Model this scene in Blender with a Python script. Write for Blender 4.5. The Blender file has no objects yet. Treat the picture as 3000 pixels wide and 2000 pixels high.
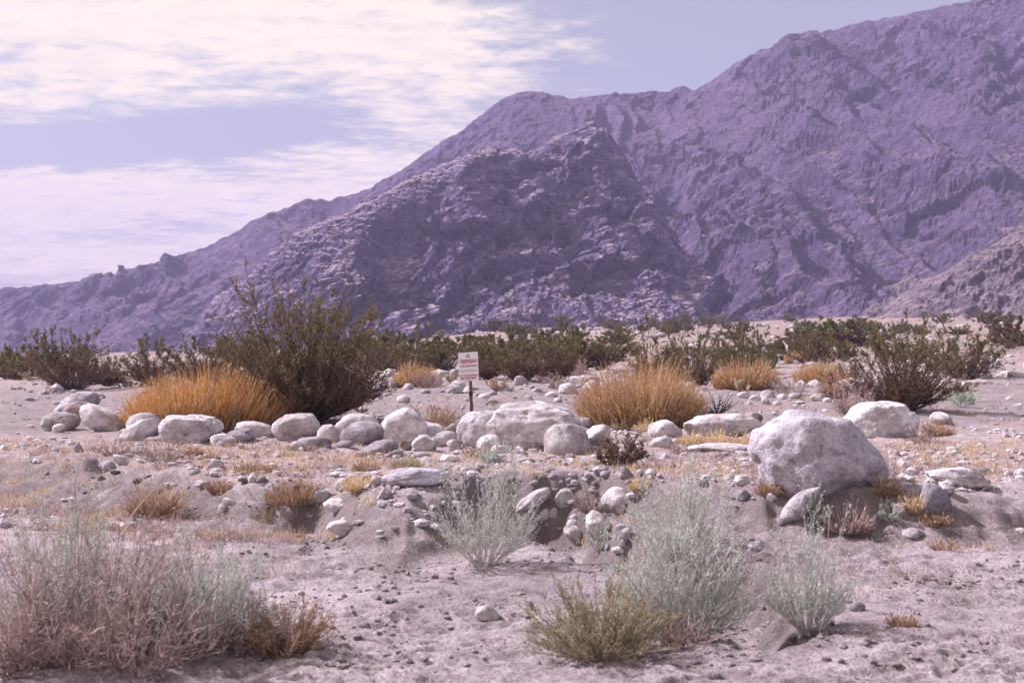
import bpy, math, random
import numpy as np

# ------------------------------------------------------------------ camera, sky, sun, exposure
scene = bpy.context.scene
COL = scene.collection
F = 3680.0                     # focal length in photo pixels (photo is 3000 wide)
CAMZ = 1.6
cam_d = bpy.data.cameras.new('camera'); cam = bpy.data.objects.new('camera', cam_d); COL.objects.link(cam)
cam.location = (0, 0, CAMZ); cam.rotation_euler = (math.radians(90), 0, 0)
cam_d.sensor_width = 36.0; cam_d.lens = F / 3000.0 * 36.0; cam_d.clip_end = 20000; cam_d.clip_start = 0.05
cam_d.dof.use_dof = True; cam_d.dof.focus_distance = 19.0; cam_d.dof.aperture_fstop = 3.2
scene.camera = cam

TOSUN = np.array([-0.80, 0.34, 0.76]); TOSUN /= np.linalg.norm(TOSUN)
SUN_EL = math.asin(TOSUN[2]); SUN_ROT = math.atan2(TOSUN[0], TOSUN[1])
world = bpy.data.worlds.new('World'); scene.world = world; world.use_nodes = True
WN = world.node_tree.nodes; WL = world.node_tree.links; WN.clear()


def nd(nodes, kind, **kw):
    n = nodes.new(kind)
    for k, v in kw.items():
        if k == 'inp':
            for i, val in v.items(): n.inputs[i].default_value = val
        else: setattr(n, k, v)
    return n


def mth(nodes, links, op, a, b=None, c=None, clamp=False):
    n = nodes.new('ShaderNodeMath'); n.operation = op; n.use_clamp = clamp
    for i, v in enumerate((a, b, c)):
        if v is None: continue
        if isinstance(v, (int, float)): n.inputs[i].default_value = v
        else: links.new(v, n.inputs[i])
    return n.outputs[0]


def build_world():
    sky = nd(WN, 'ShaderNodeTexSky', sky_type='NISHITA', sun_disc=False)
    sky.sun_elevation = SUN_EL; sky.sun_rotation = SUN_ROT
    sky.altitude = 150; sky.air_density = 1.0; sky.dust_density = 2.5; sky.ozone_density = 1.5
    tc = nd(WN, 'ShaderNodeTexCoord'); sp = nd(WN, 'ShaderNodeSeparateXYZ')
    WL.new(tc.outputs['Generated'], sp.inputs[0])
    M = lambda op, a, b=None, c=None, clamp=False: mth(WN, WL, op, a, b, c, clamp)
    z = M('MAXIMUM', sp.outputs[2], 0.0)
    zz = M('ADD', z, 0.12)
    px = M('DIVIDE', sp.outputs[0], zz); py = M('DIVIDE', sp.outputs[1], zz)
    cb = nd(WN, 'ShaderNodeCombineXYZ'); WL.new(px, cb.inputs[0]); WL.new(py, cb.inputs[1])
    def noise(sx, sy, off, scale, det, rough, dist=0.0):
        mp = nd(WN, 'ShaderNodeMapping'); mp.inputs['Scale'].default_value = (sx, sy, 1)
        mp.inputs['Location'].default_value = off; mp.inputs['Rotation'].default_value = (0, 0, math.radians(-12))
        WL.new(cb.outputs[0], mp.inputs[0])
        n = nd(WN, 'ShaderNodeTexNoise', inp={'Scale': scale, 'Detail': det, 'Roughness': rough, 'Distortion': dist})
        WL.new(mp.outputs[0], n.inputs['Vector']); return n.outputs['Fac']
    big = noise(0.7, 1.0, (3.1, 1.7, 0), 1.3, 3, 0.5)
    med = noise(0.9, 1.25, (1.3, 8.2, 0), 3.6, 9, 0.66, 0.25)
    fine = noise(0.9, 1.35, (7.3, 2.2, 0), 10.0, 7, 0.62, 0.3)
    s = M('ADD', M('MULTIPLY', big, 0.60), M('MULTIPLY', med, 1.05))
    s = M('ADD', s, M('MULTIPLY', fine, 0.62))
    # the cloud field ends towards the right, with one clear lane across its left part
    edge = nd(WN, 'ShaderNodeMapRange', interpolation_type='SMOOTHSTEP', inp={1: -0.20, 2: 0.62, 3: 0.0, 4: 0.66})
    WL.new(M('ADD', px, M('MULTIPLY', M('SUBTRACT', big, 0.5), 0.8)), edge.inputs[0])
    lane_c = M('ADD', M('MULTIPLY', px, -0.16), 3.34)
    lane_d = M('DIVIDE', M('SUBTRACT', M('ADD', py, M('MULTIPLY', M('SUBTRACT', med, 0.5), 0.55)), lane_c), 0.24)
    lane = M('POWER', 2.718, M('MULTIPLY', M('MULTIPLY', lane_d, lane_d), -1.0))
    lw = nd(WN, 'ShaderNodeMapRange', interpolation_type='SMOOTHSTEP', inp={1: -0.72, 2: -0.28, 3: 0.50, 4: 0.10})
    WL.new(px, lw.inputs[0])
    s = M('SUBTRACT', M('SUBTRACT', s, edge.outputs[0]), M('MULTIPLY', lane, lw.outputs[0]))
    low = nd(WN, 'ShaderNodeMapRange', interpolation_type='SMOOTHSTEP', inp={1: 0.02, 2: 0.06, 3: 0.40, 4: 0.0})
    WL.new(sp.outputs[2], low.inputs[0]); s = M('SUBTRACT', s, low.outputs[0])
    cov = nd(WN, 'ShaderNodeMapRange', interpolation_type='SMOOTHSTEP', inp={1: 0.80, 2: 1.20, 3: 0.0, 4: 0.97})
    WL.new(s, cov.inputs[0])
    rip = nd(WN, 'ShaderNodeMapRange', interpolation_type='SMOOTHSTEP', inp={1: 0.34, 2: 0.62, 3: 0.80, 4: 1.0}); WL.new(fine, rip.inputs[0])
    covr = M('MULTIPLY', cov.outputs[0], rip.outputs[0])
    sc = nd(WN, 'ShaderNodeVectorMath', operation='SCALE'); WL.new(sky.outputs[0], sc.inputs[0]); sc.inputs['Scale'].default_value = SKY_STRENGTH
    veil = nd(WN, 'ShaderNodeMix', data_type='RGBA'); veil.inputs[0].default_value = 0.55
    WL.new(sc.outputs[0], veil.inputs[6]); veil.inputs[7].default_value = VEIL
    mix = nd(WN, 'ShaderNodeMix', data_type='RGBA'); WL.new(covr, mix.inputs[0])
    WL.new(veil.outputs[2], mix.inputs[6]); mix.inputs[7].default_value = CLOUD
    bg = nd(WN, 'ShaderNodeBackground'); bg.inputs[1].default_value = 1.0
    WL.new(mix.outputs[2], bg.inputs[0])
    out = nd(WN, 'ShaderNodeOutputWorld'); WL.new(bg.outputs[0], out.inputs[0])


SKY_STRENGTH = 0.075
VEIL = (0.32, 0.31, 0.24, 1)
CLOUD = (0.72, 0.64, 0.43, 1)
build_world()
sun_d = bpy.data.lights.new('sun', 'SUN'); sun_d.energy = 4.8; sun_d.angle = math.radians(1.6); sun_d.color = (1.0, 0.94, 0.92)
sun = bpy.data.objects.new('sun', sun_d); COL.objects.link(sun)
from mathutils import Vector
sun.rotation_euler = Vector(-TOSUN).to_track_quat('-Z', 'Y').to_euler(); sun.location = (-40, 10, 60)
vs = scene.view_settings
vs.view_transform = 'Standard'; vs.look = 'None'; vs.gamma = 1.0; vs.use_curve_mapping = False; vs.exposure = 0.80
vs.use_white_balance = True; vs.white_balance_temperature = 5850; vs.white_balance_tint = 24   # the slide film's cool cast
scene.cycles.filter_width = 1.5
scene.cycles.max_bounces = 4; scene.cycles.diffuse_bounces = 2; scene.cycles.volume_bounces = 0
scene.cycles.use_denoising = True

# ------------------------------------------------------------------ numpy noise
def _hash(ix, iy, iz, seed):
    h = (ix.astype(np.int64) * 374761393 + iy.astype(np.int64) * 668265263 + iz.astype(np.int64) * 2147483647 + seed * 1274126177) & 0xFFFFFFFF
    h = ((h ^ (h >> 13)) * 1274126177) & 0xFFFFFFFF
    h = ((h ^ (h >> 16)) * 2246822519) & 0xFFFFFFFF
    return ((h ^ (h >> 15)) & 0xFFFFFF) / float(0x1000000)


def vnoise(p, seed=0):
    i = np.floor(p); f = p - i; f = f * f * f * (f * (f * 6 - 15) + 10); i = i.astype(np.int64)
    r = 0
    for dx in (0, 1):
        wx = f[:, 0] if dx else 1 - f[:, 0]
        for dy in (0, 1):
            wy = f[:, 1] if dy else 1 - f[:, 1]
            for dz in (0, 1):
                wz = f[:, 2] if dz else 1 - f[:, 2]
                r = r + wx * wy * wz * _hash(i[:, 0] + dx, i[:, 1] + dy, i[:, 2] + dz, seed)
    return r * 2 - 1


def vnoise2(x, y, seed=0):
    ix = np.floor(x); iy = np.floor(y); fx = x - ix; fy = y - iy
    fx = fx * fx * fx * (fx * (fx * 6 - 15) + 10); fy = fy * fy * fy * (fy * (fy * 6 - 15) + 10)
    ix = ix.astype(np.int64); iy = iy.astype(np.int64); z = np.zeros_like(ix)
    a = _hash(ix, iy, z, seed); b = _hash(ix + 1, iy, z, seed); c = _hash(ix, iy + 1, z, seed); d = _hash(ix + 1, iy + 1, z, seed)
    return (a * (1 - fx) * (1 - fy) + b * fx * (1 - fy) + c * (1 - fx) * fy + d * fx * fy) * 2 - 1


def fbm(p, octv, seed=0, gain=0.5, lac=2.03):
    r = 0; a = 1.0; s = 0
    for o in range(octv):
        r = r + a * vnoise(p * lac ** o + 17.3 * o, seed + o); s += a; a *= gain
    return r / s


def fbm2(x, y, octv, seed=0, gain=0.5, lac=2.03):
    r = 0; a = 1.0; s = 0
    for o in range(octv):
        r = r + a * vnoise2(x * lac ** o + 31.7 * o, y * lac ** o + 11.1 * o, seed + o); s += a; a *= gain
    return r / s


def facet(p, seed=0, tilt=0.6):
    """cellular noise: each cell is a tilted plane, so the relief breaks into slabs"""
    i = np.floor(p).astype(np.int64); best = np.full(len(p), 1e9); val = np.zeros(len(p))
    for dx in (-1, 0, 1):
        for dy in (-1, 0, 1):
            for dz in (-1, 0, 1):
                cx, cy, cz = i[:, 0] + dx, i[:, 1] + dy, i[:, 2] + dz
                h1 = _hash(cx, cy, cz, seed); h2 = _hash(cx, cy, cz, seed + 7); h3 = _hash(cx, cy, cz, seed + 13)
                ox = p[:, 0] - cx - h1; oy = p[:, 1] - cy - h2; oz = p[:, 2] - cz - h3
                d = ox * ox + oy * oy + oz * oz
                h4 = np.modf(h1 * 57.31 + h2 * 13.7)[0]; h5 = np.modf(h2 * 91.7 + h3 * 5.1)[0]; h6 = np.modf(h3 * 71.3 + h1 * 3.3)[0]
                v = (h4 - 0.5) + tilt * ((h5 * 2 - 1) * ox + (h6 * 2 - 1) * oz + (h4 * 2 - 1) * oy)
                m = d < best; best = np.where(m, d, best); val = np.where(m, v, val)
    return val


def sstep(t):
    t = np.clip(t, 0, 1); return t * t * (3 - 2 * t)


# ------------------------------------------------------------------ mesh helpers
def mesh_np(name, V, Fc, smooth=True, rnd=None):
    V = np.ascontiguousarray(V, dtype=np.float32); Fc = np.ascontiguousarray(Fc, dtype=np.int32)
    me = bpy.data.meshes.new(name); n = len(V); m, k = Fc.shape
    me.vertices.add(n); me.vertices.foreach_set('co', V.ravel())
    me.loops.add(m * k); me.loops.foreach_set('vertex_index', Fc.ravel())
    me.polygons.add(m); me.polygons.foreach_set('loop_start', np.arange(0, m * k, k, dtype=np.int32))
    me.polygons.foreach_set('use_smooth', np.full(m, smooth, dtype=bool))
    if rnd is not None:
        at = me.attributes.new('rnd', 'FLOAT', 'POINT'); at.data.foreach_set('value', np.ascontiguousarray(rnd, dtype=np.float32))
    me.update(calc_edges=True)
    return me


def link(name, me, mat=None, parent=None, loc=None):
    o = bpy.data.objects.new(name, me); COL.objects.link(o)
    if mat is not None and me is not None and len(me.materials) == 0: me.materials.append(mat)
    if parent is not None: o.parent = parent
    if loc is not None: o.location = loc
    return o


def tag(o, label=None, cat=None, group=None, kind=None):
    if label: o['label'] = label
    if cat: o['category'] = cat
    if group: o['group'] = group
    if kind: o['kind'] = kind
    return o


def empty(name, loc):
    o = bpy.data.objects.new(name, None); COL.objects.link(o); o.location = loc; o.empty_display_size = 0.1
    return o


def grid_faces(nr, nc):
    a = np.arange(nr * nc).reshape(nr, nc)
    return np.stack([a[:-1, :-1], a[:-1, 1:], a[1:, 1:], a[1:, :-1]], -1).reshape(-1, 4)


# ------------------------------------------------------------------ materials
def new_mat(name):
    m = bpy.data.materials.new(name); m.use_nodes = True; nt = m.node_tree; nt.nodes.clear()
    return m, nt.nodes, nt.links


def ramp(N, L, fac, stops, interp='LINEAR'):
    r = N.new('ShaderNodeValToRGB'); r.color_ramp.interpolation = interp
    e = r.color_ramp.elements
    while len(e) < len(stops): e.new(0.5)
    for el, (p, c) in zip(e, stops): el.position = p; el.color = (c[0], c[1], c[2], 1)
    L.new(fac, r.inputs[0]); return r.outputs[0]


def nnoise(N, L, vec, scale, det=4, rough=0.55, dist=0.0):
    n = nd(N, 'ShaderNodeTexNoise', inp={'Scale': scale, 'Detail': det, 'Roughness': rough, 'Distortion': dist})
    if vec is not None: L.new(vec, n.inputs['Vector'])
    return n.outputs['Fac']


def mixc(N, L, fac, a, b, mode='MIX'):
    m = nd(N, 'ShaderNodeMix', data_type='RGBA', blend_type=mode)
    for i, v in ((0, fac), (6, a), (7, b)):
        if isinstance(v, (int, float)): m.inputs[i].default_value = v
        elif isinstance(v, tuple): m.inputs[i].default_value = (v[0], v[1], v[2], 1)
        else: L.new(v, m.inputs[i])
    return m.outputs[2]


def finish(N, L, color, rough=0.9, bump=None, dist=0.01, strength=0.6, spec=0.2, transl=0.0):
    b = nd(N, 'ShaderNodeBsdfPrincipled'); b.inputs['Roughness'].default_value = rough
    b.inputs['Specular IOR Level'].default_value = spec
    if isinstance(color, tuple): b.inputs['Base Color'].default_value = (color[0], color[1], color[2], 1)
    else: L.new(color, b.inputs['Base Color'])
    if bump is not None:
        bp = nd(N, 'ShaderNodeBump', inp={'Strength': strength, 'Distance': dist}); L.new(bump, bp.inputs['Height']); L.new(bp.outputs[0], b.inputs['Normal'])
    o = nd(N, 'ShaderNodeOutputMaterial'); sh = b.outputs[0]
    if transl > 0:
        t = nd(N, 'ShaderNodeBsdfTranslucent')
        if isinstance(color, tuple): t.inputs[0].default_value = (color[0], color[1], color[2], 1)
        else: L.new(color, t.inputs[0])
        mx = nd(N, 'ShaderNodeMixShader'); mx.inputs[0].default_value = transl
        L.new(sh, mx.inputs[1]); L.new(t.outputs[0], mx.inputs[2]); sh = mx.outputs[0]
    L.new(sh, o.inputs['Surface'])


def mat_plant(name, stops, transl=0.25):
    m, N, L = new_mat(name)
    at = nd(N, 'ShaderNodeAttribute', attribute_name='rnd')
    finish(N, L, ramp(N, L, at.outputs['Fac'], stops), 0.85, spec=0.12, transl=transl)
    return m


def mat_rock():
    m, N, L = new_mat('granite')
    tc = nd(N, 'ShaderNodeTexCoord'); oi = nd(N, 'ShaderNodeObjectInfo')
    off = nd(N, 'ShaderNodeVectorMath', operation='SCALE'); off.inputs['Scale'].default_value = 37.0
    cb = nd(N, 'ShaderNodeCombineXYZ'); L.new(oi.outputs['Random'], cb.inputs[0]); L.new(oi.outputs['Random'], cb.inputs[1]); L.new(cb.outputs[0], off.inputs[0])
    ad = nd(N, 'ShaderNodeVectorMath', operation='ADD'); L.new(tc.outputs['Object'], ad.inputs[0]); L.new(off.outputs[0], ad.inputs[1])
    v = ad.outputs[0]
    big = nnoise(N, L, v, 2.2, 5, 0.6, 0.6); med = nnoise(N, L, v, 9.0, 6, 0.65, 0.3); speck = nnoise(N, L, v, 42.0, 4, 0.8)
    c = ramp(N, L, big, [(0.30, (0.46, 0.42, 0.41)), (0.46, (0.76, 0.73, 0.72)), (0.66, (1.0, 0.98, 0.97))])
    c = mixc(N, L, 0.75, c, ramp(N, L, med, [(0.32, (0.38, 0.36, 0.39)), (0.48, (0.84, 0.83, 0.84)), (0.66, (1, 1, 1))]), 'MULTIPLY')
    c = mixc(N, L, 0.55, c, ramp(N, L, speck, [(0.38, (0.22, 0.21, 0.23)), (0.49, (0.86, 0.86, 0.86)), (0.62, (1, 1, 1))]), 'MULTIPLY')
    # brown desert varnish in patches
    st = nnoise(N, L, v, 1.7, 4, 0.6, 1.0)
    vf = mth(N, L, 'MULTIPLY', oi.outputs['Random'], 1.3, clamp=True)
    c = mixc(N, L, mth(N, L, 'MULTIPLY', vf, ramp(N, L, st, [(0.47, (0, 0, 0)), (0.66, (0.85, 0.85, 0.85))])), c, (0.36, 0.30, 0.265))
    c = mixc(N, L, 1.0, c, oi.outputs['Color'], 'MULTIPLY')
    vor = nd(N, 'ShaderNodeTexVoronoi', feature='DISTANCE_TO_EDGE', inp={'Scale': 1.6}); 
    wv = nd(N, 'ShaderNodeVectorMath', operation='ADD'); nz = nd(N, 'ShaderNodeTexNoise', inp={'Scale': 2.5, 'Detail': 5.0}); L.new(v, nz.inputs['Vector'])
    L.new(v, wv.inputs[0]); L.new(nz.outputs['Color'], wv.inputs[1]); L.new(wv.outputs[0], vor.inputs['Vector'])
    crack = ramp(N, L, vor.outputs['Distance'], [(0.0, (0, 0, 0)), (0.022, (1, 1, 1))])
    c = mixc(N, L, 1.0, c, ramp(N, L, vor.outputs['Distance'], [(0.0, (0.9, 0.88, 0.87)), (0.014, (1, 1, 1))]), 'MULTIPLY')
    h = mth(N, L, 'ADD', mth(N, L, 'MULTIPLY', med, 1.0), mth(N, L, 'MULTIPLY', speck, 0.25))
    h = mth(N, L, 'ADD', h, mth(N, L, 'MULTIPLY', crack, 0.14))
    finish(N, L, c, 0.92, h, 0.05, 0.85, 0.15)
    return m


def mat_ground():
    m, N, L = new_mat('desert_sand')
    geo = nd(N, 'ShaderNodeNewGeometry'); v = geo.outputs['Position']
    sp = nd(N, 'ShaderNodeSeparateXYZ'); L.new(v, sp.inputs[0])
    big = nnoise(N, L, v, 0.55, 5, 0.6, 0.4); med = nnoise(N, L, v, 4.5, 6, 0.62); fine = nnoise(N, L, v, 38.0, 5, 0.7); grit = nnoise(N, L, v, 150.0, 2, 0.7)
    sand = ramp(N, L, big, [(0.32, (0.43, 0.355, 0.365)), (0.5, (0.58, 0.485, 0.495)), (0.7, (0.68, 0.58, 0.585))])
    sand = mixc(N, L, 0.8, sand, ramp(N, L, med, [(0.34, (0.52, 0.48, 0.48)), (0.5, (0.95, 0.95, 0.95)), (0.66, (1.12, 1.1, 1.08))]), 'MULTIPLY')
    sand = mixc(N, L, 0.7, sand, ramp(N, L, fine, [(0.36, (0.36, 0.33, 0.33)), (0.49, (0.97, 0.97, 0.97)), (0.7, (1.12, 1.1, 1.1))]), 'MULTIPLY')
    sand = mixc(N, L, 0.45, sand, ramp(N, L, grit, [(0.36, (0.45, 0.43, 0.43)), (0.5, (1, 1, 1)), (0.7, (1.1, 1.1, 1.1))]), 'MULTIPLY')
    # the terrace above the wash carries straw-coloured litter
    far = nd(N, 'ShaderNodeMapRange', interpolation_type='SMOOTHSTEP', inp={1: 14.0, 2: 17.0, 3: 0.0, 4: 1.0}); L.new(sp.outputs[1], far.inputs[0])
    lit = nnoise(N, L, v, 1.3, 6, 0.68, 0.5)
    lf = mth(N, L, 'MULTIPLY', far.outputs[0], ramp(N, L, lit, [(0.40, (0, 0, 0)), (0.6, (0.75, 0.75, 0.75))]))
    sand = mixc(N, L, lf, sand, mixc(N, L, med, (0.34, 0.22, 0.17), (0.58, 0.44, 0.37)))
    # duller silt on the floor of the wash behind the boulders
    w1 = nd(N, 'ShaderNodeMapRange', interpolation_type='SMOOTHSTEP', inp={1: 20.0, 2: 24.0, 3: 0.0, 4: 1.0}); L.new(sp.outputs[1], w1.inputs[0])
    w2 = nd(N, 'ShaderNodeMapRange', interpolation_type='SMOOTHSTEP', inp={1: 38.0, 2: 60.0, 3: 1.0, 4: 0.0}); L.new(sp.outputs[1], w2.inputs[0])
    sf = mth(N, L, 'MULTIPLY', mth(N, L, 'MULTIPLY', w1.outputs[0], w2.outputs[0]), ramp(N, L, big, [(0.34, (0.25, 0.25, 0.25)), (0.58, (0.8, 0.8, 0.8))]))
    sand = mixc(N, L, sf, sand, mixc(N, L, med, (0.17, 0.14, 0.145), (0.33, 0.28, 0.28)))
    # raw subsoil along the bank and in the channel
    ea = nd(N, 'ShaderNodeAttribute', attribute_name='rnd')
    ef = mth(N, L, 'MULTIPLY', ea.outputs['Fac'], ramp(N, L, nnoise(N, L, v, 2.6, 5, 0.7), [(0.38, (0.25, 0.25, 0.25)), (0.58, (0.9, 0.9, 0.9))]))
    sand = mixc(N, L, ef, sand, mixc(N, L, ramp(N, L, fine, [(0.38, (0, 0, 0)), (0.6, (1, 1, 1))]), (0.11, 0.085, 0.08), (0.33, 0.265, 0.255)))
    # raw earth where the bank is cut steep
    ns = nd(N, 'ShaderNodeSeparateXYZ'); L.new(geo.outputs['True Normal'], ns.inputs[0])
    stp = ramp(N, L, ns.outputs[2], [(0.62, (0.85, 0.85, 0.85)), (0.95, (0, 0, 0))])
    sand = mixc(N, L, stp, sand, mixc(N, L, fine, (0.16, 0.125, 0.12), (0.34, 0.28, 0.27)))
    # gravel speckle on the far fan
    ff = nd(N, 'ShaderNodeMapRange', interpolation_type='SMOOTHSTEP', inp={1: 35.0, 2: 90.0, 3: 0.0, 4: 0.8}); L.new(sp.outputs[1], ff.inputs[0])
    spk = nnoise(N, L, v, 0.9, 5, 0.75); spk2 = nnoise(N, L, v, 0.16, 5, 0.7)
    fan = ramp(N, L, spk, [(0.36, (0.10, 0.085, 0.06)), (0.46, (0.25, 0.17, 0.13)), (0.55, (0.33, 0.24, 0.20)), (0.64, (0.52, 0.46, 0.44))])
    fan = mixc(N, L, ramp(N, L, spk2, [(0.5, (0, 0, 0)), (0.62, (0.8, 0.8, 0.8))]), fan, (0.12, 0.115, 0.07))
    sand = mixc(N, L, ff.outputs[0], sand, fan)
    h = mth(N, L, 'ADD', mth(N, L, 'MULTIPLY', med, 0.7), mth(N, L, 'MULTIPLY', fine, 0.5)); h = mth(N, L, 'ADD', h, mth(N, L, 'MULTIPLY', grit, 0.16))
    finish(N, L, sand, 0.95, h, 0.08, 1.0, 0.1)
    return m


def mat_mountain(name, rock_a, rock_b, scree, s1):
    m, N, L = new_mat(name)
    geo = nd(N, 'ShaderNodeNewGeometry'); v = geo.outputs['Position']
    mp = nd(N, 'ShaderNodeMapping'); mp.inputs['Rotation'].default_value = (0, math.radians(38), 0); mp.inputs['Scale'].default_value = (0.5, 1, 1.35); L.new(v, mp.inputs[0])
    big = nnoise(N, L, mp.outputs[0], 0.035 * s1, 6, 0.65, 0.5); med = nnoise(N, L, mp.outputs[0], 0.22 * s1, 6, 0.7, 0.3); fine = nnoise(N, L, v, 0.8 * s1, 4, 0.7)
    c = mixc(N, L, ramp(N, L, big, [(0.38, (0, 0, 0)), (0.62, (1, 1, 1))]), rock_a, rock_b)
    c = mixc(N, L, 0.8, c, ramp(N, L, med, [(0.32, (0.38, 0.38, 0.42)), (0.5, (0.92, 0.92, 0.92)), (0.66, (1.6, 1.55, 1.5))]), 'MULTIPLY')
    sp = nd(N, 'ShaderNodeSeparateXYZ'); L.new(geo.outputs['Normal'], sp.inputs[0])
    sl = mth(N, L, 'ADD', sp.outputs[2], mth(N, L, 'MULTIPLY', mth(N, L, 'SUBTRACT', med, 0.5), 0.9))
    c = mixc(N, L, ramp(N, L, sl, [(0.76, (0, 0, 0)), (0.93, (0.75, 0.75, 0.75))]), c, scree)
    # warm soil showing in broad patches
    wp = nnoise(N, L, v, 0.02 * s1, 6, 0.7, 0.8); c = mixc(N, L, ramp(N, L, wp, [(0.50, (0, 0, 0)), (0.66, (0.6, 0.6, 0.6))]), c, mixc(N, L, 0.7, scree, rock_b))
    def dots(scale, lo, hi):
        vo = nd(N, 'ShaderNodeTexVoronoi', inp={'Scale': scale, 'Randomness': 1.0}); L.new(v, vo.inputs['Vector'])
        return ramp(N, L, vo.outputs['Distance'], [(lo, (0.9, 0.9, 0.9)), (hi, (0, 0, 0))])
    c = mixc(N, L, dots(0.42 * s1, 0.16, 0.34), c, (0.050, 0.046, 0.038))
    c = mixc(N, L, dots(0.30 * s1, 0.06, 0.16), c, mixc(N, L, 0.6, scree, rock_b))
    # scattered desert shrubs as dark dots, light boulders as pale ones
    c = mixc(N, L, ramp(N, L, fine, [(0.32, (0.95, 0.95, 0.95)), (0.45, (0, 0, 0))]), c, (0.040, 0.036, 0.032))
    c = mixc(N, L, ramp(N, L, fine, [(0.60, (0, 0, 0)), (0.72, (0.7, 0.7, 0.7))]), c, mixc(N, L, 0.5, rock_b, (0.36, 0.31, 0.33)))
    h = mth(N, L, 'ADD', mth(N, L, 'MULTIPLY', med, 1.0), mth(N, L, 'MULTIPLY', fine, 0.35))
    finish(N, L, c, 0.95, h, 3.4 / s1, 1.0, 0.05)
    return m


def mat_plain(name, ca, cb, scale, bump=0.003, rough=0.7, stretch=(1, 1, 1)):
    m, N, L = new_mat(name); tc = nd(N, 'ShaderNodeTexCoord')
    mp = nd(N, 'ShaderNodeMapping'); mp.inputs['Scale'].default_value = stretch; L.new(tc.outputs['Object'], mp.inputs[0])
    n = nnoise(N, L, mp.outputs[0], scale, 5, 0.65)
    finish(N, L, mixc(N, L, ramp(N, L, n, [(0.35, (0, 0, 0)), (0.65, (1, 1, 1))]), ca, cb), rough, n, bump, 0.5, 0.25)
    return m


M_ROCK = mat_rock(); M_GROUND = mat_ground()
M_CREO = mat_plant('creosote_leaf', [(0, (0.075, 0.072, 0.028)), (0.5, (0.165, 0.152, 0.06)), (1, (0.29, 0.26, 0.12))])
M_CREOB = mat_plant('creosote_dry_twig', [(0, (0.08, 0.055, 0.042)), (0.5, (0.18, 0.11, 0.072)), (1, (0.30, 0.20, 0.13))])
M_STEM = mat_plant('grey_brown_stem', [(0, (0.06, 0.045, 0.045)), (1, (0.19, 0.14, 0.13))], 0.0)
M_GOLD = mat_plant('golden_straw', [(0, (0.20, 0.10, 0.045)), (0.3, (0.45, 0.225, 0.07)), (0.7, (0.65, 0.35, 0.11)), (1, (0.82, 0.56, 0.27))], 0.3)
M_GOLD2 = mat_plant('tan_straw', [(0, (0.22, 0.12, 0.06)), (0.3, (0.42, 0.24, 0.11)), (0.7, (0.60, 0.38, 0.18)), (1, (0.78, 0.58, 0.36))], 0.3)
M_GOLDB = mat_plant('brown_seed_head', [(0, (0.12, 0.055, 0.035)), (0.6, (0.30, 0.15, 0.08)), (1, (0.50, 0.34, 0.26))], 0.2)
M_SAGE = mat_plant('grey_green_leaf', [(0, (0.32, 0.36, 0.30)), (0.5, (0.56, 0.63, 0.51)), (1, (0.76, 0.81, 0.68))], 0.35)
M_SAGES = mat_plant('sage_twig', [(0, (0.34, 0.30, 0.28)), (1, (0.66, 0.62, 0.57))], 0.0)
M_PINK = mat_plant('pink_dry_twig', [(0, (0.17, 0.115, 0.10)), (0.4, (0.37, 0.26, 0.23)), (0.7, (0.53, 0.39, 0.35)), (1, (0.72, 0.60, 0.54))], 0.2)
M_RUST = mat_plant('rust_dry_twig', [(0, (0.19, 0.11, 0.07)), (0.5, (0.38, 0.24, 0.145)), (1, (0.64, 0.47, 0.32))], 0.2)
M_OLIVE = mat_plant('olive_dry_leaf', [(0, (0.19, 0.15, 0.09)), (0.5, (0.38, 0.32, 0.20)), (1, (0.56, 0.49, 0.34))], 0.25)
M_STRAW = mat_plant('pale_straw', [(0, (0.48, 0.31, 0.14)), (0.5, (0.66, 0.48, 0.26)), (1, (0.80, 0.65, 0.44))], 0.3)
M_BRIT = mat_plant('brittle_leaf', [(0, (0.12, 0.075, 0.055)), (0.5, (0.25, 0.17, 0.14)), (0.75, (0.38, 0.35, 0.34)), (1, (0.55, 0.53, 0.52))], 0.15)
M_CHOLLA = mat_plant('cholla_spine', [(0, (0.40, 0.30, 0.16)), (0.6, (0.66, 0.56, 0.36)), (1, (0.82, 0.76, 0.58))], 0.1)
M_DEAD = mat_plant('dead_dark_branch', [(0, (0.035, 0.03, 0.03)), (1, (0.10, 0.085, 0.08))], 0.0)
M_WHITE = mat_plain('sign_paint', (0.90, 0.88, 0.90), (0.93, 0.92, 0.93), 6.0, 0.0005, 0.5)
M_RED = mat_plain('red_lettering', (0.48, 0.02, 0.06), (0.55, 0.04, 0.09), 14.0, 0.0003, 0.5)
M_WOOD = mat_plain('weathered_post', (0.10, 0.055, 0.035), (0.28, 0.17, 0.10), 9.0, 0.004, 0.85, (1, 1, 0.35))
M_CLOD = mat_plain('dirt_clod', (0.13, 0.105, 0.105), (0.33, 0.275, 0.275), 20.0, 0.004, 0.95)

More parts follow.
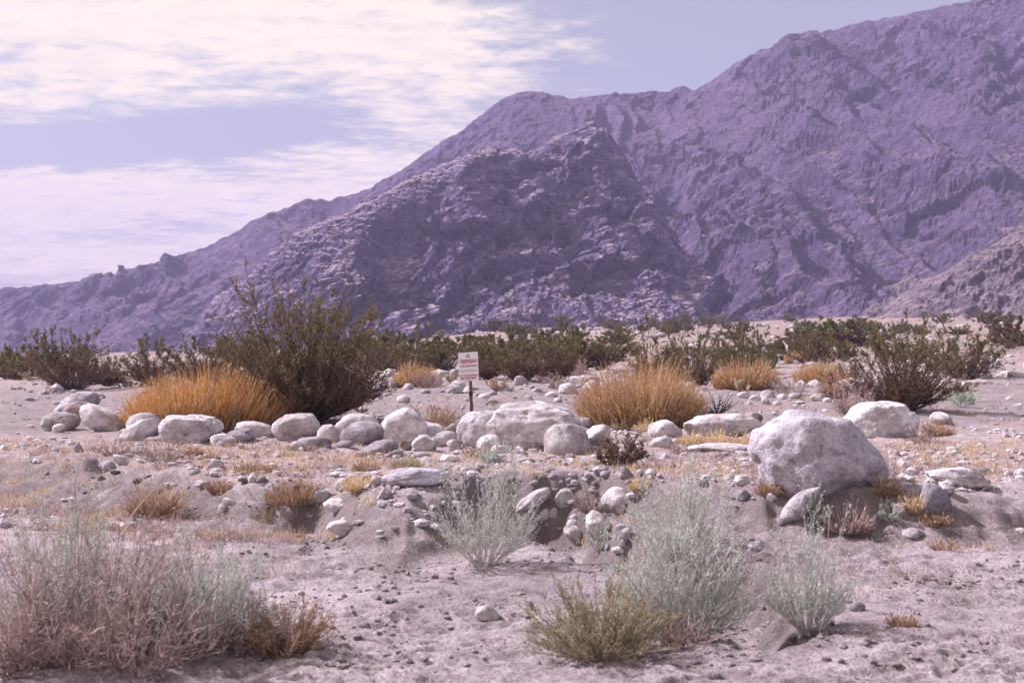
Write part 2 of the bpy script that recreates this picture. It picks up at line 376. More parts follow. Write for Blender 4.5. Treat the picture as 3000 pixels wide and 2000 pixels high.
# ------------------------------------------------------------------ ground height
EX = [-30, -9, -7, -5.2, -4, -3, -2.3, -1.6, -1.0, -0.5, 0.0, 1.0, 1.5, 2.2, 2.8, 3.4, 4.2, 5, 7, 30]
EY = [19, 18.5, 18, 17, 15.8, 14.9, 14.8, 13.6, 13.0, 13.6, 14.9, 14.9, 14.5, 13.9, 13.3, 13.1, 13.2, 13.5, 14.2, 15]
EW = [2.2, 2.2, 2.0, 1.7, 1.4, 1.0, 0.6, 1.6, 2.2, 1.6, 0.4, 0.4, 0.7, 1.4, 1.0, 0.6, 0.8, 1.3, 2.0, 3]
CH = np.array([(-0.1, 14.6), (0.45, 14.2), (0.70, 12.7), (1.05, 11.6), (1.55, 11.1), (1.85, 10.6), (1.80, 9.9), (1.62, 9.3), (1.5, 8.5)])
SA = [-1.2, -0.4, -0.2, -0.1, 0.0, 0.13, 0.33, 0.5, 1.2]
SS = [-0.009, -0.009, -0.004, 0.004, 0.0165, 0.0197, 0.028, 0.03, 0.03]


def G(x, y):
    x = np.asarray(x, dtype=float); y = np.asarray(y, dtype=float)
    wob = 0.16 * vnoise2(x * 1.7, y * 0.3, 5) + 0.07 * vnoise2(x * 5.5, y * 0.8, 6)
    e = np.interp(x, EX, EY) + wob; w = np.interp(x, EX, EW)
    s = sstep((e - y) / w)
    near = sstep((y + 60) / 60)
    z = -0.42 * s * near
    z = z + 0.085 * (4 * s * (1 - s)) * fbm2(x / 0.34, y / 0.28, 3, 91) * near
    # eroded channel
    dmin = np.full(x.shape, 1e9)
    for (ax, ay), (bx, by) in zip(CH[:-1], CH[1:]):
        t = np.clip(((x - ax) * (bx - ax) + (y - ay) * (by - ay)) / ((bx - ax) ** 2 + (by - ay) ** 2), 0, 1)
        dmin = np.minimum(dmin, np.hypot(x - ax - t * (bx - ax), y - ay - t * (by - ay)))
    wn = 0.14 * vnoise2(x * 3.1, y * 3.1, 9) + 0.05 * vnoise2(x * 11, y * 11, 10)
    z = z - 0.46 * (1 - sstep((dmin + wn - 0.18) / 0.38)) * (1 - 0.45 * sstep((10.4 - y) / 1.8))
    z = z - 0.20 * np.exp(-(((x + 2.15) / 0.5) ** 2 + ((y - 14.0) / 0.7) ** 2))
    z = z + 0.16 * np.exp(-(((x + 1.0) / 0.6) ** 2 + ((y - 13.3) / 0.9) ** 2))
    # rise of the fan towards the mountain foot
    a = x / np.maximum(np.abs(y), 20)
    q = np.clip(y, -200, 900) - 45
    z = z + np.interp(a, SA, SS) * 0.5 * (np.sqrt(q * q + 400) + q) * (y > 0)
    # uneven surface
    m = np.clip((y - 18) / 30, 0, 1)
    z = z + 0.085 * fbm2(x / 2.4, y / 2.0, 3, 21) + m * 0.22 * fbm2(x / 11, y / 11, 3, 31)
    return z


def earth(x, y):
    """where the terrace is cut and raw subsoil shows: along the bank and down the channel"""
    wob = 0.25 * vnoise2(x * 1.3, y * 1.3, 95) + 0.12 * vnoise2(x * 4.1, y * 4.1, 96)
    s = sstep((np.interp(x, EX, EY) + wob - y + 0.1) / (np.interp(x, EX, EW) + 0.9)); m = 4 * s * (1 - s)
    dmin = np.min([np.hypot(x - a, y - b) for a, b in CH], 0)
    return np.clip(m + 0.9 * sstep((0.75 - dmin + wob) / 0.5), 0, 1)


def Gfine(x, y):
    r = np.hypot(x, y); k = np.clip(1.35 - r / 40, 0, 1)
    lump = fbm2(x / 0.30, y / 0.30, 3, 41)
    crust = np.abs(fbm2(x / 0.16, y / 0.12, 3, 51)); patch = sstep(fbm2(x / 1.3, y / 1.0, 2, 61) * 1.6 + 0.35)
    return G(x, y) + k * (0.040 * lump + 0.075 * patch * (0.28 - crust) + 0.010 * fbm2(x / 0.06, y / 0.05, 2, 81)) + 0.05 * np.clip((r - 16) / 20, 0, 1) * fbm2(x / 0.8, y / 0.8, 2, 71)


def hit(u, v, y0=4.0, y1=330.0):
    Y = np.geomspace(y0, y1, 900); X = (u - 1500) / F * Y; Z = CAMZ - (v - 1000) / F * Y
    d = Z - G(X, Y); k = np.where(d < 0)[0]
    if len(k) == 0 or k[0] == 0: i = len(Y) - 1 if len(k) == 0 else 0; return X[i], Y[i], float(G(X[i:i + 1], Y[i:i + 1])[0])
    i = k[0]; t = d[i - 1] / (d[i - 1] - d[i]); y = Y[i - 1] + t * (Y[i] - Y[i - 1]); x = (u - 1500) / F * y
    return x, y, float(G(np.array([x]), np.array([y]))[0])


def gz(x, y): return float(G(np.array([x]), np.array([y]))[0])


def build_ground():
    aa = np.concatenate([np.linspace(-math.pi, -0.56, 40)[:-1], np.linspace(-0.56, 0.56, 470), np.linspace(0.56, math.pi, 40)[1:]])
    r1 = 1.0 / np.linspace(1 / 7.0, 1 / 45.0, 350)
    rr = np.concatenate([[0.4, 1.0, 2, 3, 4, 5, 5.8], r1, np.geomspace(46, 2500, 70)])
    R_, A_ = np.meshgrid(rr, aa, indexing='ij'); x = (R_ * np.sin(A_)).ravel(); y = (R_ * np.cos(A_)).ravel()
    z = Gfine(x, y)
    V = np.stack([x, y, z], 1); Fc = grid_faces(len(rr), len(aa))[:, ::-1]
    c = len(V); V = np.vstack([V, [0, 0, gz(0, 0)]])
    o = link('ground', mesh_np('ground', V, Fc, True, earth(V[:, 0], V[:, 1])), M_GROUND); tag(o, kind='structure')
    fan = np.stack([np.full(len(aa) - 1, c), np.arange(1, len(aa)), np.arange(0, len(aa) - 1)], 1)
    # the small disc under the camera joins the sheet
    import bmesh
    bm = bmesh.new(); bm.from_mesh(o.data); bm.verts.ensure_lookup_table()
    for f in fan: bm.faces.new([bm.verts[int(i)] for i in f])
    bm.to_mesh(o.data); bm.free()


build_ground()

# ------------------------------------------------------------------ mountains
def crest(pts, n):
    p = np.array(pts, float); t = np.linspace(0, 1, len(p)); k = np.concatenate([[0], np.cumsum(np.hypot(np.diff(p[:, 0]), np.diff(p[:, 1])))]); k /= k[-1]
    q = np.linspace(0, 1, n)
    c = [np.interp(q, k, p[:, i]) for i in range(p.shape[1])]
    X = (c[0] - 1500) / F * c[2]; Z = CAMZ + (1000 - c[1]) / F * c[2]
    return np.stack([X, c[2], Z] + c[3:], 1)


def mountain(name, pts, n, ua, ub, nc, Y0, Y1, nr, profile, kx, disp, mat, seed, label):
    C = crest(pts, n)
    a = np.linspace((ua - 1500) / F, (ub - 1500) / F, nc); yy = np.linspace(Y0, Y1, nr)
    Yg, Ag = np.meshgrid(yy, a, indexing='ij'); x = (Ag * Yg).ravel(); y = Yg.ravel()
    warp = disp[3] * fbm2(x / disp[4], y / (disp[4] * 2.2), 4, seed + 3)
    H = np.full(x.shape, -40.0); D = np.full(x.shape, 1e9); BW = np.zeros(x.shape)
    km = kx[0] + (kx[1] - kx[0]) * sstep((x / y * F + 1500 - 1690) / 160.0)      # steeper flank right of the summit
    for a_, b_ in zip(C[:-1], C[1:]):
        ex, ey = b_[0] - a_[0], b_[1] - a_[1]
        t = np.clip(((x - a_[0]) * ex * km * km + (y - a_[1]) * ey) / (km * km * ex * ex + ey * ey + 1e-9), 0, 1)
        c = [a_[k] + t * (b_[k] - a_[k]) for k in range(len(a_))]
        dx = x - c[0]; dy = y - c[1]
        d = np.sqrt((dx * km) ** 2 + dy * dy)
        dw = d + np.maximum(warp * np.clip(d / 25.0, 0, 1), -0.25 * d)
        h = c[2] - profile(dw, c)
        if len(c) > 4: BW = np.where(h > H, c[4], BW)
        H = np.maximum(H, h); D = np.minimum(D, d)
    H = H + 1.5 * disp[2] * fbm2(x / 8.0, y / 8.0, 4, seed + 70)
    # branching gullies that run down from the crest
    gs, ga = disp[5], disp[6]
    wx = x + 0.35 * gs * fbm2(x / gs, y / gs, 3, seed + 50) + 0.25 * (y - Y0) * math.sin(seed)
    rid = 1 - np.abs(fbm2(wx / gs, y / (gs * 4.5), 4, seed + 51)) * 2.2; rid2 = 1 - np.abs(fbm2(wx / (gs * .33), y / (gs * 1.3), 3, seed + 52)) * 2.2
    grow = np.clip((D - BW) / 40.0, 0, 1)
    H = H + grow * (ga * (rid - .6) + 0.42 * ga * (rid2 - .6))
    P = np.stack([x, y, H], 1); Hg = H.reshape(nr, nc)
    gy = np.gradient(Hg, axis=0) / np.gradient(Yg, axis=0); gx = np.gradient(Hg, axis=1) / np.maximum(np.gradient(x.reshape(nr, nc), axis=1), 1e-3)
    Nn = np.stack([-gx.ravel(), -gy.ravel(), np.ones(len(x))], 1); Nn /= np.linalg.norm(Nn, axis=1)[:, None]
    ca, sa = math.cos(0.66), math.sin(0.66)
    q = np.stack([(P[:, 0] * ca + P[:, 2] * sa) / 1.9, P[:, 1] / 1.6, (-P[:, 0] * sa + P[:, 2] * ca) / 0.85], 1)
    q = q + 3.0 * np.stack([fbm2(x / 14, y / 14, 2, seed + 8), fbm2(x / 14, H / 14, 2, seed + 9), fbm2(y / 14, H / 14, 2, seed + 10)], 1)
    amp = np.clip((D - BW * 0.8) / 12.0, 0.22, 1.0); sc, am = disp[0], disp[1]
    out = np.clip(fbm2(x / (sc * 2.2), H / (sc * 1.8), 4, seed + 30) * 3.0 + 0.62, 0.10, 1.0)          # outcrops against smoother talus
    w = am * 1.7 * facet(q / sc, seed + 1) * out + am * 0.8 * facet(q / (sc * 0.36), seed + 2) * out + am * 0.26 * facet(q / (sc * 0.13), seed + 4) * (.35 + .65 * out) + am * 0.09 * facet(P / (sc * 0.07), seed + 6) + am * 0.25 * fbm(P / (sc * 0.5), 4, seed + 5)
    bench = np.clip((BW - D) / 5.0 + 0.6, 0, 1) * (BW > 9)                       # the open flank above the cliffs: loose blocks, no slabs
    wb = 0.7 * facet(P / 4.2, seed + 11) + 0.4 * facet(P / 1.7, seed + 12) + 1.2 * fbm(P / 12.0, 4, seed + 13)
    P = P + Nn * (w * amp * (1 - bench) + wb * bench * np.clip(D / 5.0, .25, 1))[:, None]
    o = link(name, mesh_np(name, P, grid_faces(nr, nc), False), mat); tag(o, label, kind='structure')
    return o


M_MTF = mat_mountain('near_mountain_rock', (0.130, 0.100, 0.190), (0.185, 0.146, 0.25), (0.58, 0.46, 0.46), 1.0)  # scree made paler to carry the flank's sunlight; rock tinted with haze violet
M_MTB = mat_mountain('far_mountain_rock', (0.095, 0.070, 0.132), (0.140, 0.106, 0.182), (0.24, 0.178, 0.21), 0.55)  # the violet of distant air is partly put into this rock colour
M_MTR = mat_mountain('side_hill_rock', (0.16, 0.13, 0.16), (0.22, 0.18, 0.20), (0.33, 0.255, 0.26), 1.1)


def prof_front(d, c):
    return c[3] * np.minimum(d, c[4]) + 1.15 * np.clip(d - c[4], 0, 36) + 0.42 * np.maximum(d - c[4] - 36, 0)


front_pts = [  # u, v, distance, bench slope, bench width
    (470, 1060, 395, 0.30, 6), (560, 1002, 400, 0.30, 8), (640, 942, 405, 0.30, 12), (720, 880, 410, 0.30, 18), (800, 805, 415, 0.30, 24), (880, 748, 420, 0.30, 28), (960, 682, 428, 0.30, 30),
    (1050, 612, 438, 0.32, 28), (1130, 560, 446, 0.34, 26), (1230, 508, 455, 0.36, 22), (1330, 462, 462, 0.4, 14), (1420, 432, 468, 0.45, 8), (1500, 424, 470, 0.5, 5), (1534, 452, 470, 0.6, 4),
    (1590, 420, 474, 0.5, 6), (1660, 388, 478, 0.5, 6), (1730, 360, 480, 0.6, 5), (1770, 378, 478, 0.8, 4), (1792, 402, 476, 0.8, 4), (1832, 460, 470, 0.8, 4), (1863, 521, 462, 0.8, 4), (1894, 551, 455, 0.8, 4),
    (1929, 613, 448, 0.8, 4), (1965, 700, 438, 0.9, 3), (1985, 771, 428, 0.9, 3), (1996, 832, 418, 0.9, 3), (2000, 924, 405, 0.9, 3)]
mountain('mountain', front_pts, 90, 430, 2100, 500, 295, 495, 320, prof_front, (1.25, 2.4), (21.0, 5.6, 1.0, 18.0, 40.0, 38.0, 7.0), M_MTF, 101, 'rocky brown mountain spur with slabby outcrops in front of the high ridge')


def prof_back(d, c): return c[3] * d


back_pts = [(-700, 930, 980, .42), (-300, 885, 980, .42), (0, 845, 980, .42), (153, 829, 980, .42), (230, 820, 980, .42), (300, 823, 975, .42), (421, 778, 970, .44), (536, 746, 965, .45), (612, 721, 960, .45), (714, 663, 955, .46), (816, 619, 950, .46),
    (880, 588, 945, .47), (905, 580, 945, .47), (944, 589, 942, .47), (1020, 574, 940, .48), (1097, 546, 935, .48), (1212, 472, 925, .5), (1339, 389, 915, .5), (1441, 312, 905, .5), (1505, 274, 900, .5), (1569, 264, 895, .5), (1640, 285, 890, .5), (1652, 278, 890, .5), (1662, 292, 888, .5),
    (1786, 276, 880, .5), (1939, 266, 870, .5), (2003, 278, 865, .5), (2041, 258, 862, .5), (2117, 212, 855, .5), (2219, 150, 848, .5), (2245, 145, 846, .5), (2296, 116, 842, .5), (2360, 100, 838, .5), (2423, 92, 835, .5), (2560, 58, 828, .5), (2760, 20, 820, .5), (3000, -30, 815, .5), (3400, -60, 800, .5), (3900, 60, 800, .5)]
mountain('high_ridge', back_pts, 130, -350, 3350, 640, 385, 990, 320, prof_back, (1.8, 1.8), (20.0, 3.0, 1.2, 34.0, 80.0, 75.0, 18.0), M_MTB, 202, 'long high mountain ridge falling away to the left under the clouds')
mountain('side_hill', [(2500, 985, 330, .5), (2600, 915, 335, .5), (2700, 850, 340, .5), (2810, 772, 345, .5), (2950, 690, 350, .5), (3150, 590, 360, .5), (3500, 480, 370, .5)], 24, 2380, 3500, 170, 255, 400, 120, prof_back, (1.4, 1.2), (9.0, 2.0, 0.6, 6.0, 16.0, 20.0, 2.5), M_MTR, 303, 'sunlit hillside foot at the right edge')

# ------------------------------------------------------------------ rocks
import bmesh
_ico = {}


def ico(sub):
    if sub not in _ico:
        bm = bmesh.new(); bmesh.ops.create_icosphere(bm, subdivisions=sub, radius=1.0)
        V = np.array([v.co[:] for v in bm.verts]); Fc = np.array([[v.index for v in f.verts] for f in bm.faces]); bm.free(); _ico[sub] = (V, Fc)
    return _ico[sub]


STYLE = {  # planes, cut range, noise, flatness of unrolled body (x, y, z)
    'round': (10, 0.72, 0.95, 0.09, (1.0, 0.9, 0.8)), 'dome': (9, 0.70, 0.95, 0.08, (1.0, 0.9, 0.9)), 'block': (13, 0.56, 0.82, 0.07, (1.0, 0.9, 0.85)),
    'slab': (9, 0.68, 0.92, 0.07, (1.0, 0.8, 0.42)), 'wedge': (10, 0.55, 0.9, 0.05, (1.0, 0.8, 0.6)), 'oval': (5, 0.84, 0.98, 0.05, (1.0, 0.8, 0.55))}


def rock_verts(seed, style, roll, sub, planes=None):
    rng = np.random.RandomState(seed); V, Fc = ico(sub); npl, lo, hi, amp, body = STYLE[style]
    n = V.copy(); r = np.full(len(n), 1.0)
    k = 34.0 if style in ('block', 'wedge', 'slab') else 20.0
    acc = np.ones(len(n))
    if planes: k = 26.0
    for j in range(len(planes) if planes else npl):
        m = rng.normal(size=3); m[2] *= 0.9; m /= np.linalg.norm(m); d = rng.uniform(lo, hi)
        if planes: m = np.array(planes[j][:3], float); m /= np.linalg.norm(m); d = planes[j][3]
        c = n @ m; rj = np.where(c > 0.05, d / np.maximum(c, 0.05), 9.0)
        acc = acc + np.where(rj < 3, rj ** -k, 0)
    r = acc ** (-1.0 / k)
    p = n * r[:, None]
    o = rng.uniform(-50, 50, 3)
    p = p + n * (amp * 1.6 * fbm(n * 1.4 + o, 3, seed) + amp * 0.55 * fbm(n * 4.0 + o, 3, seed + 5) + (amp * 0.22 * fbm(n * 12 + o, 3, seed + 9) if sub >= 4 else 0))[:, None]
    if sub >= 5: p = p - n * (amp * 0.9 * np.clip(0.12 - np.abs(fbm(n * np.array([2.2, 2.2, 4.0]) + o, 3, seed + 21)), 0, 1))[:, None] * 3.0
    if sub >= 4:  # a few ledges and shallow hollows
        led = facet(p * 2.3 + o, seed + 3, 0.5); p = p + n * (0.06 * led)[:, None]
    p = p * np.array(body); t = math.radians(roll)
    x = p[:, 0] * math.cos(t) - p[:, 2] * math.sin(t); z = p[:, 0] * math.sin(t) + p[:, 2] * math.cos(t)
    p = np.stack([x, p[:, 1], z], 1)
    mn, mx = p.min(0), p.max(0)
    return (p - (mn + mx) / 2) / ((mx - mn) / 2), Fc


def rock(name, label, u0, u1, vt, vb, seed, style='round', roll=0, tint=(0.60, 0.57, 0.57), depth=0.85, bury=0.22, cat='boulder', group=None, zbase=None, Y=None, planes=None):
    uc = (u0 + u1) / 2
    if Y is None: x, y, z = hit(uc, vb)
    else: y = Y; x = (uc - 1500) / F * y; z = gz(x, y)
    w = (u1 - u0) / F * y; d = w * depth; y = y + d * 0.32; x = (uc - 1500) / F * y; w = (u1 - u0) / F * y
    if zbase is None: z = min(z, gz(x, y), CAMZ - (vb - 1000) / F * (y - d * 0.32))
    else: z = zbase
    top = CAMZ - (vt - 1000) / F * y
    h = max(top - z, 0.04); H = h / (1 - bury)
    pxw = (u1 - u0) * 0.341
    sub = 5 if pxw > 55 else 4 if pxw > 17 else 3
    p, Fc = rock_verts(seed, style, roll, sub, planes)
    p = p * np.array([w / 2, d / 2, H / 2]); p[:, 2] += H / 2 - (H - h)
    o = link(name, mesh_np(name, p, Fc), M_ROCK, loc=(x, y, z)); o.color = (tint[0], tint[1], tint[2], 1)
    return tag(o, label, cat, group)


PALE = (0.97, 0.92, 0.92); MID = (0.70, 0.66, 0.69); GREY = (0.52, 0.49, 0.52); BRN = (0.52, 0.44, 0.41)
B = 'boulder'
ROCKS = [
    # (label, u0,u1,vt,vb, style, roll, tint, depth, extra)
    ('low grey slab at the far left behind two rounded boulders', 160, 290, 1146, 1218, 'slab', 12, MID, .8),
    ('brownish dome boulder in front of the grey slab at the far left', 186, 288, 1174, 1232, 'dome', 0, BRN, .8),
    ('pale boulder sloping up to the right into the left golden bush', 232, 372, 1180, 1262, 'slab', -24, PALE, .7),
    ('low rounded grey boulder at the left edge below the dome boulder', 120, 238, 1206, 1262, 'round', 10, MID, .8),
    ('small pale stone below the boulders at the left edge', 154, 192, 1240, 1266, 'oval', 0, PALE, .9),
    ('smooth grey dome boulder leaning behind a pale tilted slab', 369, 480, 1208, 1278, 'dome', 12, MID, .8),
    ('pale tilted slab against the smooth grey dome boulder', 345, 460, 1224, 1290, 'slab', 26, PALE, .6),
    ('large blocky boulder with flat pale top below the left golden bush', 470, 658, 1214, 1296, 'block', -4, PALE, .75),
    ('thin flat dark-sided stone right of the blocky flat-topped boulder', 642, 758, 1253, 1294, 'slab', 14, GREY, .8),
    ('long pale slab behind the thin dark-sided stone', 688, 812, 1233, 1284, 'slab', -8, PALE, .6),
    ('small pale stone in front of the thin dark-sided stone', 614, 692, 1270, 1308, 'dome', 0, PALE, .8),
    ('big two-toned boulder with brown front below the large dark bush', 795, 945, 1210, 1292, 'block', -10, (0.88, 0.81, 0.80), .8),
    ('small smooth round boulder right of the brown-fronted boulder', 926, 996, 1242, 1299, 'round', 0, PALE, .9),
    ('low dome boulder in the pink grass below the brown-fronted boulder', 864, 972, 1277, 1316, 'dome', 6, MID, .8),
    ('wide pale boulder at the back left of the speckled grey boulder', 976, 1114, 1210, 1276, 'dome', -8, PALE, .7),
    ('small wedge stone leaning on the wide pale boulder', 1016, 1056, 1219, 1262, 'wedge', -30, MID, .8),
    ('speckled grey boulder with dark underside in the middle of the row', 998, 1142, 1233, 1300, 'oval', 8, GREY, .8),
    ('tall pale boulder behind the flat oval stone', 1112, 1252, 1193, 1296, 'dome', -6, PALE, .75),
    ('flat oval stone lying on the others left of the signpost', 1166, 1310, 1234, 1290, 'oval', -7, PALE, .7),
    ('bean-shaped grey boulder lying in front of the row', 1052, 1170, 1286, 1332, 'slab', 12, GREY, .6),
    ('small dark stone between the bean-shaped boulder and the cracked one', 1168, 1218, 1288, 1318, 'block', 0, BRN, .8),
    ('cracked pale boulder with a shaded right face below the flat oval stone', 1206, 1285, 1272, 1324, 'wedge', 10, PALE, .8),
    ('smooth low boulder left of the big round boulder', 1264, 1342, 1261, 1304, 'dome', 4, MID, .8),
    ('small brown-shadowed stone behind the smooth low boulder', 1302, 1342, 1240, 1274, 'slab', 8, BRN, .8),
    ('small pale stone at the left foot of the big round boulder', 1308, 1352, 1286, 1316, 'round', 0, PALE, .9),
    ('small dark flat stone under the speckled grey boulder', 982, 1036, 1289, 1312, 'oval', 10, GREY, .8),
    ('big round boulder just right of the signpost foot', 1337, 1508, 1200, 1312, 'round', 0, (0.88, 0.84, 0.88), .85),
    ('huge pale flat-topped boulder with a pebble on its top', 1406, 1706, 1175, 1312, 'block', 6, PALE, .7),
    ('smooth dome stone leaning under the big round boulder', 1395, 1480, 1271, 1320, 'dome', 4, PALE, .8),
    ('small pale stone at the foot of the smooth leaning dome', 1437, 1480, 1302, 1327, 'round', 0, PALE, .8),
    ('rounded boulder with a curved crack at the right of the huge pale boulder', 1592, 1732, 1239, 1328, 'dome', -6, (0.80, 0.76, 0.76), .85),
    ('low pale shoulder of rock behind the grey-leaved shrub', 1698, 1790, 1241, 1308, 'slab', 14, PALE, .8),
    ('small grey dome stone behind the huge pale boulder on its right', 1686, 1738, 1222, 1250, 'dome', 0, MID, .8),
    ('upper grey boulder of the pair left of the yellow grass', 1915, 2004, 1203, 1246, 'dome', -8, MID, .8),
    ('lower pale boulder of the pair left of the yellow grass', 1898, 2000, 1229, 1280, 'dome', -4, PALE, .8),
    ('small pale boulder below the pair left of the yellow grass', 1902, 1976, 1278, 1313, 'round', 0, PALE, .8),
    ('long low pale slab behind the yellow grass', 2000, 2232, 1210, 1280, 'slab', 5, PALE, .5),
    ('flat pale ledge of rock in front of the yellow grass', 2010, 2204, 1297, 1326, 'slab', 2, PALE, .6),
    ('dark angular stone behind the largest boulder', 2168, 2238, 1207, 1246, 'block', 10, BRN, .8),
    ('largest boulder of all, grey and furrowed, at the right', 2196, 2595, 1200, 1448, 'block', -16, (0.72, 0.69, 0.73), .8),
    ('white flat-topped block boulder behind the largest one', 2466, 2690, 1175, 1282, 'block', 4, (1.0, 0.97, 0.98), .75),
    ('small pale stone in dry grass near the right edge', 2722, 2790, 1205, 1242, 'wedge', -20, PALE, .8),
    ('pale low stone wedged under the front of the largest boulder', 2308, 2410, 1383, 1436, 'wedge', -12, PALE, .8),
    ('tilted slab stone lying on the slope below the largest boulder', 2278, 2406, 1426, 1524, 'slab', 32, MID, .55),
    ('dark half-buried boulder near the right edge below the largest boulder', 2676, 2786, 1416, 1508, 'round', 14, (0.45, 0.42, 0.46), .85),
    ('pale smooth boulder cut by the right edge', 2706, 2900, 1368, 1428, 'slab', -14, PALE, .7),
    ('lavender grey stone half sunk in sand at the lower right', 2640, 2712, 1544, 1580, 'dome', 0, MID, .9),
    ('dull dark stone left of the dark half-buried boulder', 2612, 2672, 1470, 1516, 'dome', 0, BRN, .8),
    ('rounded lavender lump at the head of the curled sand bank', 2190, 2240, 1583, 1612, 'dome', 0, MID, .9),
    ('low grey stone in sand at the lower right', 2488, 2534, 1760, 1790, 'dome', 0, GREY, .9),
    ('pale slab forming the left wall of the gully', 1512, 1612, 1426, 1490, 'slab', 30, PALE, .6),
    ('trapezoid pale boulder in the middle of the gully head', 1616, 1698, 1428, 1484, 'block', 0, PALE, .7),
    ('large pale boulder at the right of the pink gully shrub', 1752, 1846, 1426, 1500, 'block', -20, PALE, .8),
    ('upright egg-shaped boulder standing in the gully', 1716, 1797, 1494, 1570, 'wedge', -40, PALE, .8),
    ('flat pale slab in front of the egg-shaped gully boulder', 1650, 1730, 1531, 1592, 'slab', -18, PALE, .7),
    ('grey rock right of the egg-shaped gully boulder', 1796, 1852, 1534, 1594, 'block', 10, MID, .8),
    ('small white round stone at the left of the gully bed', 1572, 1612, 1486, 1526, 'round', 0, PALE, .9),
    ('small cream stone next to the white round stone in the gully', 1607, 1638, 1485, 1518, 'dome', 10, PALE, .9),
    ('round pale cobble in the gully bed', 1659, 1704, 1518, 1548, 'oval', 0, PALE, .9),
    ('small cobble just behind the round pale cobble in the gully', 1669, 1700, 1505, 1524, 'oval', 0, PALE, .9),
    ('white flat stone on the gully rim beside the big sage bush', 1791, 1832, 1599, 1619, 'oval', -8, PALE, .9),
    ('long low boulder capping the central sand mound', 1118, 1320, 1370, 1420, 'slab', 3, (0.78, 0.75, 0.82), .6),
    ('flat-bottomed pale rock lying on open sand left of centre', 957, 1056, 1520, 1569, 'wedge', -12, PALE, .75),
    ('triangular white rock on the sand at the bottom centre', 1392, 1463, 1771, 1816, 'wedge', -22, PALE, .7),
    ('small oval grey stone on the sand at the bottom', 1041, 1086, 1820, 1843, 'oval', 0, GREY, .8),
    ('pale round stone above the dark hollow left of centre', 981, 1032, 1399, 1438, 'round', 0, PALE, .9),
    ('dark round stone in the hollow left of centre', 920, 971, 1432, 1470, 'round', 0, GREY, .9),
    ('flat white stone at the lip of the hollow left of centre', 947, 1032, 1459, 1496, 'slab', -4, PALE, .7),
    ('pale stone in straw left of the mound boulder', 1084, 1130, 1390, 1417, 'dome', 0, PALE, .8),
    ('small grey stone next to the pale one in straw left of the mound boulder', 1056, 1088, 1388, 1413, 'dome', 0, MID, .8),
    ('square tilted grey stone on the rubble slope at left', 242, 288, 1336, 1378, 'block', 14, GREY, .8),
    ('rounded grey stone beside the square one on the left rubble slope', 299, 338, 1348, 1377, 'round', 0, MID, .8),
    ('pale tilted stone above the rounded grey one on the left rubble slope', 331, 381, 1330, 1364, 'slab', -28, PALE, .7),
    ('small dark-shadowed stone above the left rubble slope', 211, 245, 1297, 1326, 'dome', 0, MID, .8),
    ('conical pale stone above the orange tufts at left', 604, 658, 1343, 1379, 'wedge', 0, MID, .8),
    ('small pale wedge stone left of an orange tuft on the slope', 571, 622, 1404, 1430, 'wedge', -15, MID, .8),
    ('thin pale stone blade sticking out of the left slope', 654, 697, 1457, 1482, 'slab', -24, PALE, .5),
    ('flat white stone on the terrace above the central sage bush', 1422, 1485, 1328, 1356, 'slab', 10, PALE, .7),
    ('low white stone on the terrace below the cracked boulder', 1289, 1345, 1330, 1354, 'oval', 0, PALE, .8),
    ('big dark cobble at the right end of the stone bank', 1816, 1853, 1365, 1402, 'oval', -30, GREY, .9),
    ('white block stone on the bank above the big sage bush', 1891, 1923, 1372, 1397, 'block', 0, (1.0, 0.97, 0.98), .9),
    ('pale stone left of the largest boulder with a dark undercut', 2149, 2209, 1388, 1418, 'dome', 0, PALE, .8),
    ('small pale stone at the left of the undercut stone', 2119, 2153, 1388, 1408, 'oval', 0, PALE, .8),
    ('grey stone on the slope left of the tilted slab stone', 2157, 2197, 1433, 1465, 'block', 0, GREY, .8),
    ('pale pebble stone on the slope left of the tilted slab stone', 2244, 2276, 1441, 1468, 'round', 0, PALE, .8),
    ('small white stone below the tilted slab stone', 2276, 2308, 1512, 1536, 'block', 0, PALE, .8),
]
PL = {  # main faces of the boulders whose outline is most telling: normal, distance
    'largest boulder of all': [(-.1, 0, 1, .72), (.62, -.1, .75, .70), (.95, 0, .25, .90), (-.97, 0, .2, .86), (-.75, 0, .66, .80), (0, -1, .25, .72), (.55, -.75, -.35, .74), (-.6, -.8, .3, .82), (.3, -.9, .5, .78), (.9, 0, -.45, .86), (-.8, 0, -.6, .8), (0, .9, .4, .8)],
    'white flat-topped block boulder behind the largest one': [(.06, -.1, 1, .62), (-.78, -.1, .62, .72), (.9, 0, .4, .84), (0, -1, .2, .7), (.5, -.8, .3, .8), (-.5, -.85, .2, .82), (0, .9, .4, .8)],
    'huge pale flat-topped boulder with a pebble on its top': [(.03, -.12, 1, .62), (.62, -.1, .78, .66), (-.85, 0, .5, .80), (0, -.8, .6, .70), (.2, -1, .1, .8), (-.4, -.9, .2, .82), (.95, 0, .3, .93), (0, .9, .4, .8)],
    'large blocky boulder with flat pale top below the left golden bush': [(-.02, -.05, 1, .60), (-.9, 0, .45, .84), (.8, 0, .6, .80), (0, -1, -.12, .72), (.6, -.8, -.2, .8), (.7, 0, -.7, .74), (0, .9, .4, .8)],
    'trapezoid pale boulder in the middle of the gully head': [(0, -.1, 1, .72), (-.8, 0, .6, .72), (.75, 0, .65, .66), (0, -1, .3, .72)],
    'big two-toned boulder with brown front below the large dark bush': [(-.25, -.1, 1, .66), (.7, 0, .7, .80), (-.85, 0, .55, .82), (.1, -1, -.35, .70), (.75, -.4, -.6, .70), (0, .9, .4, .8)]}
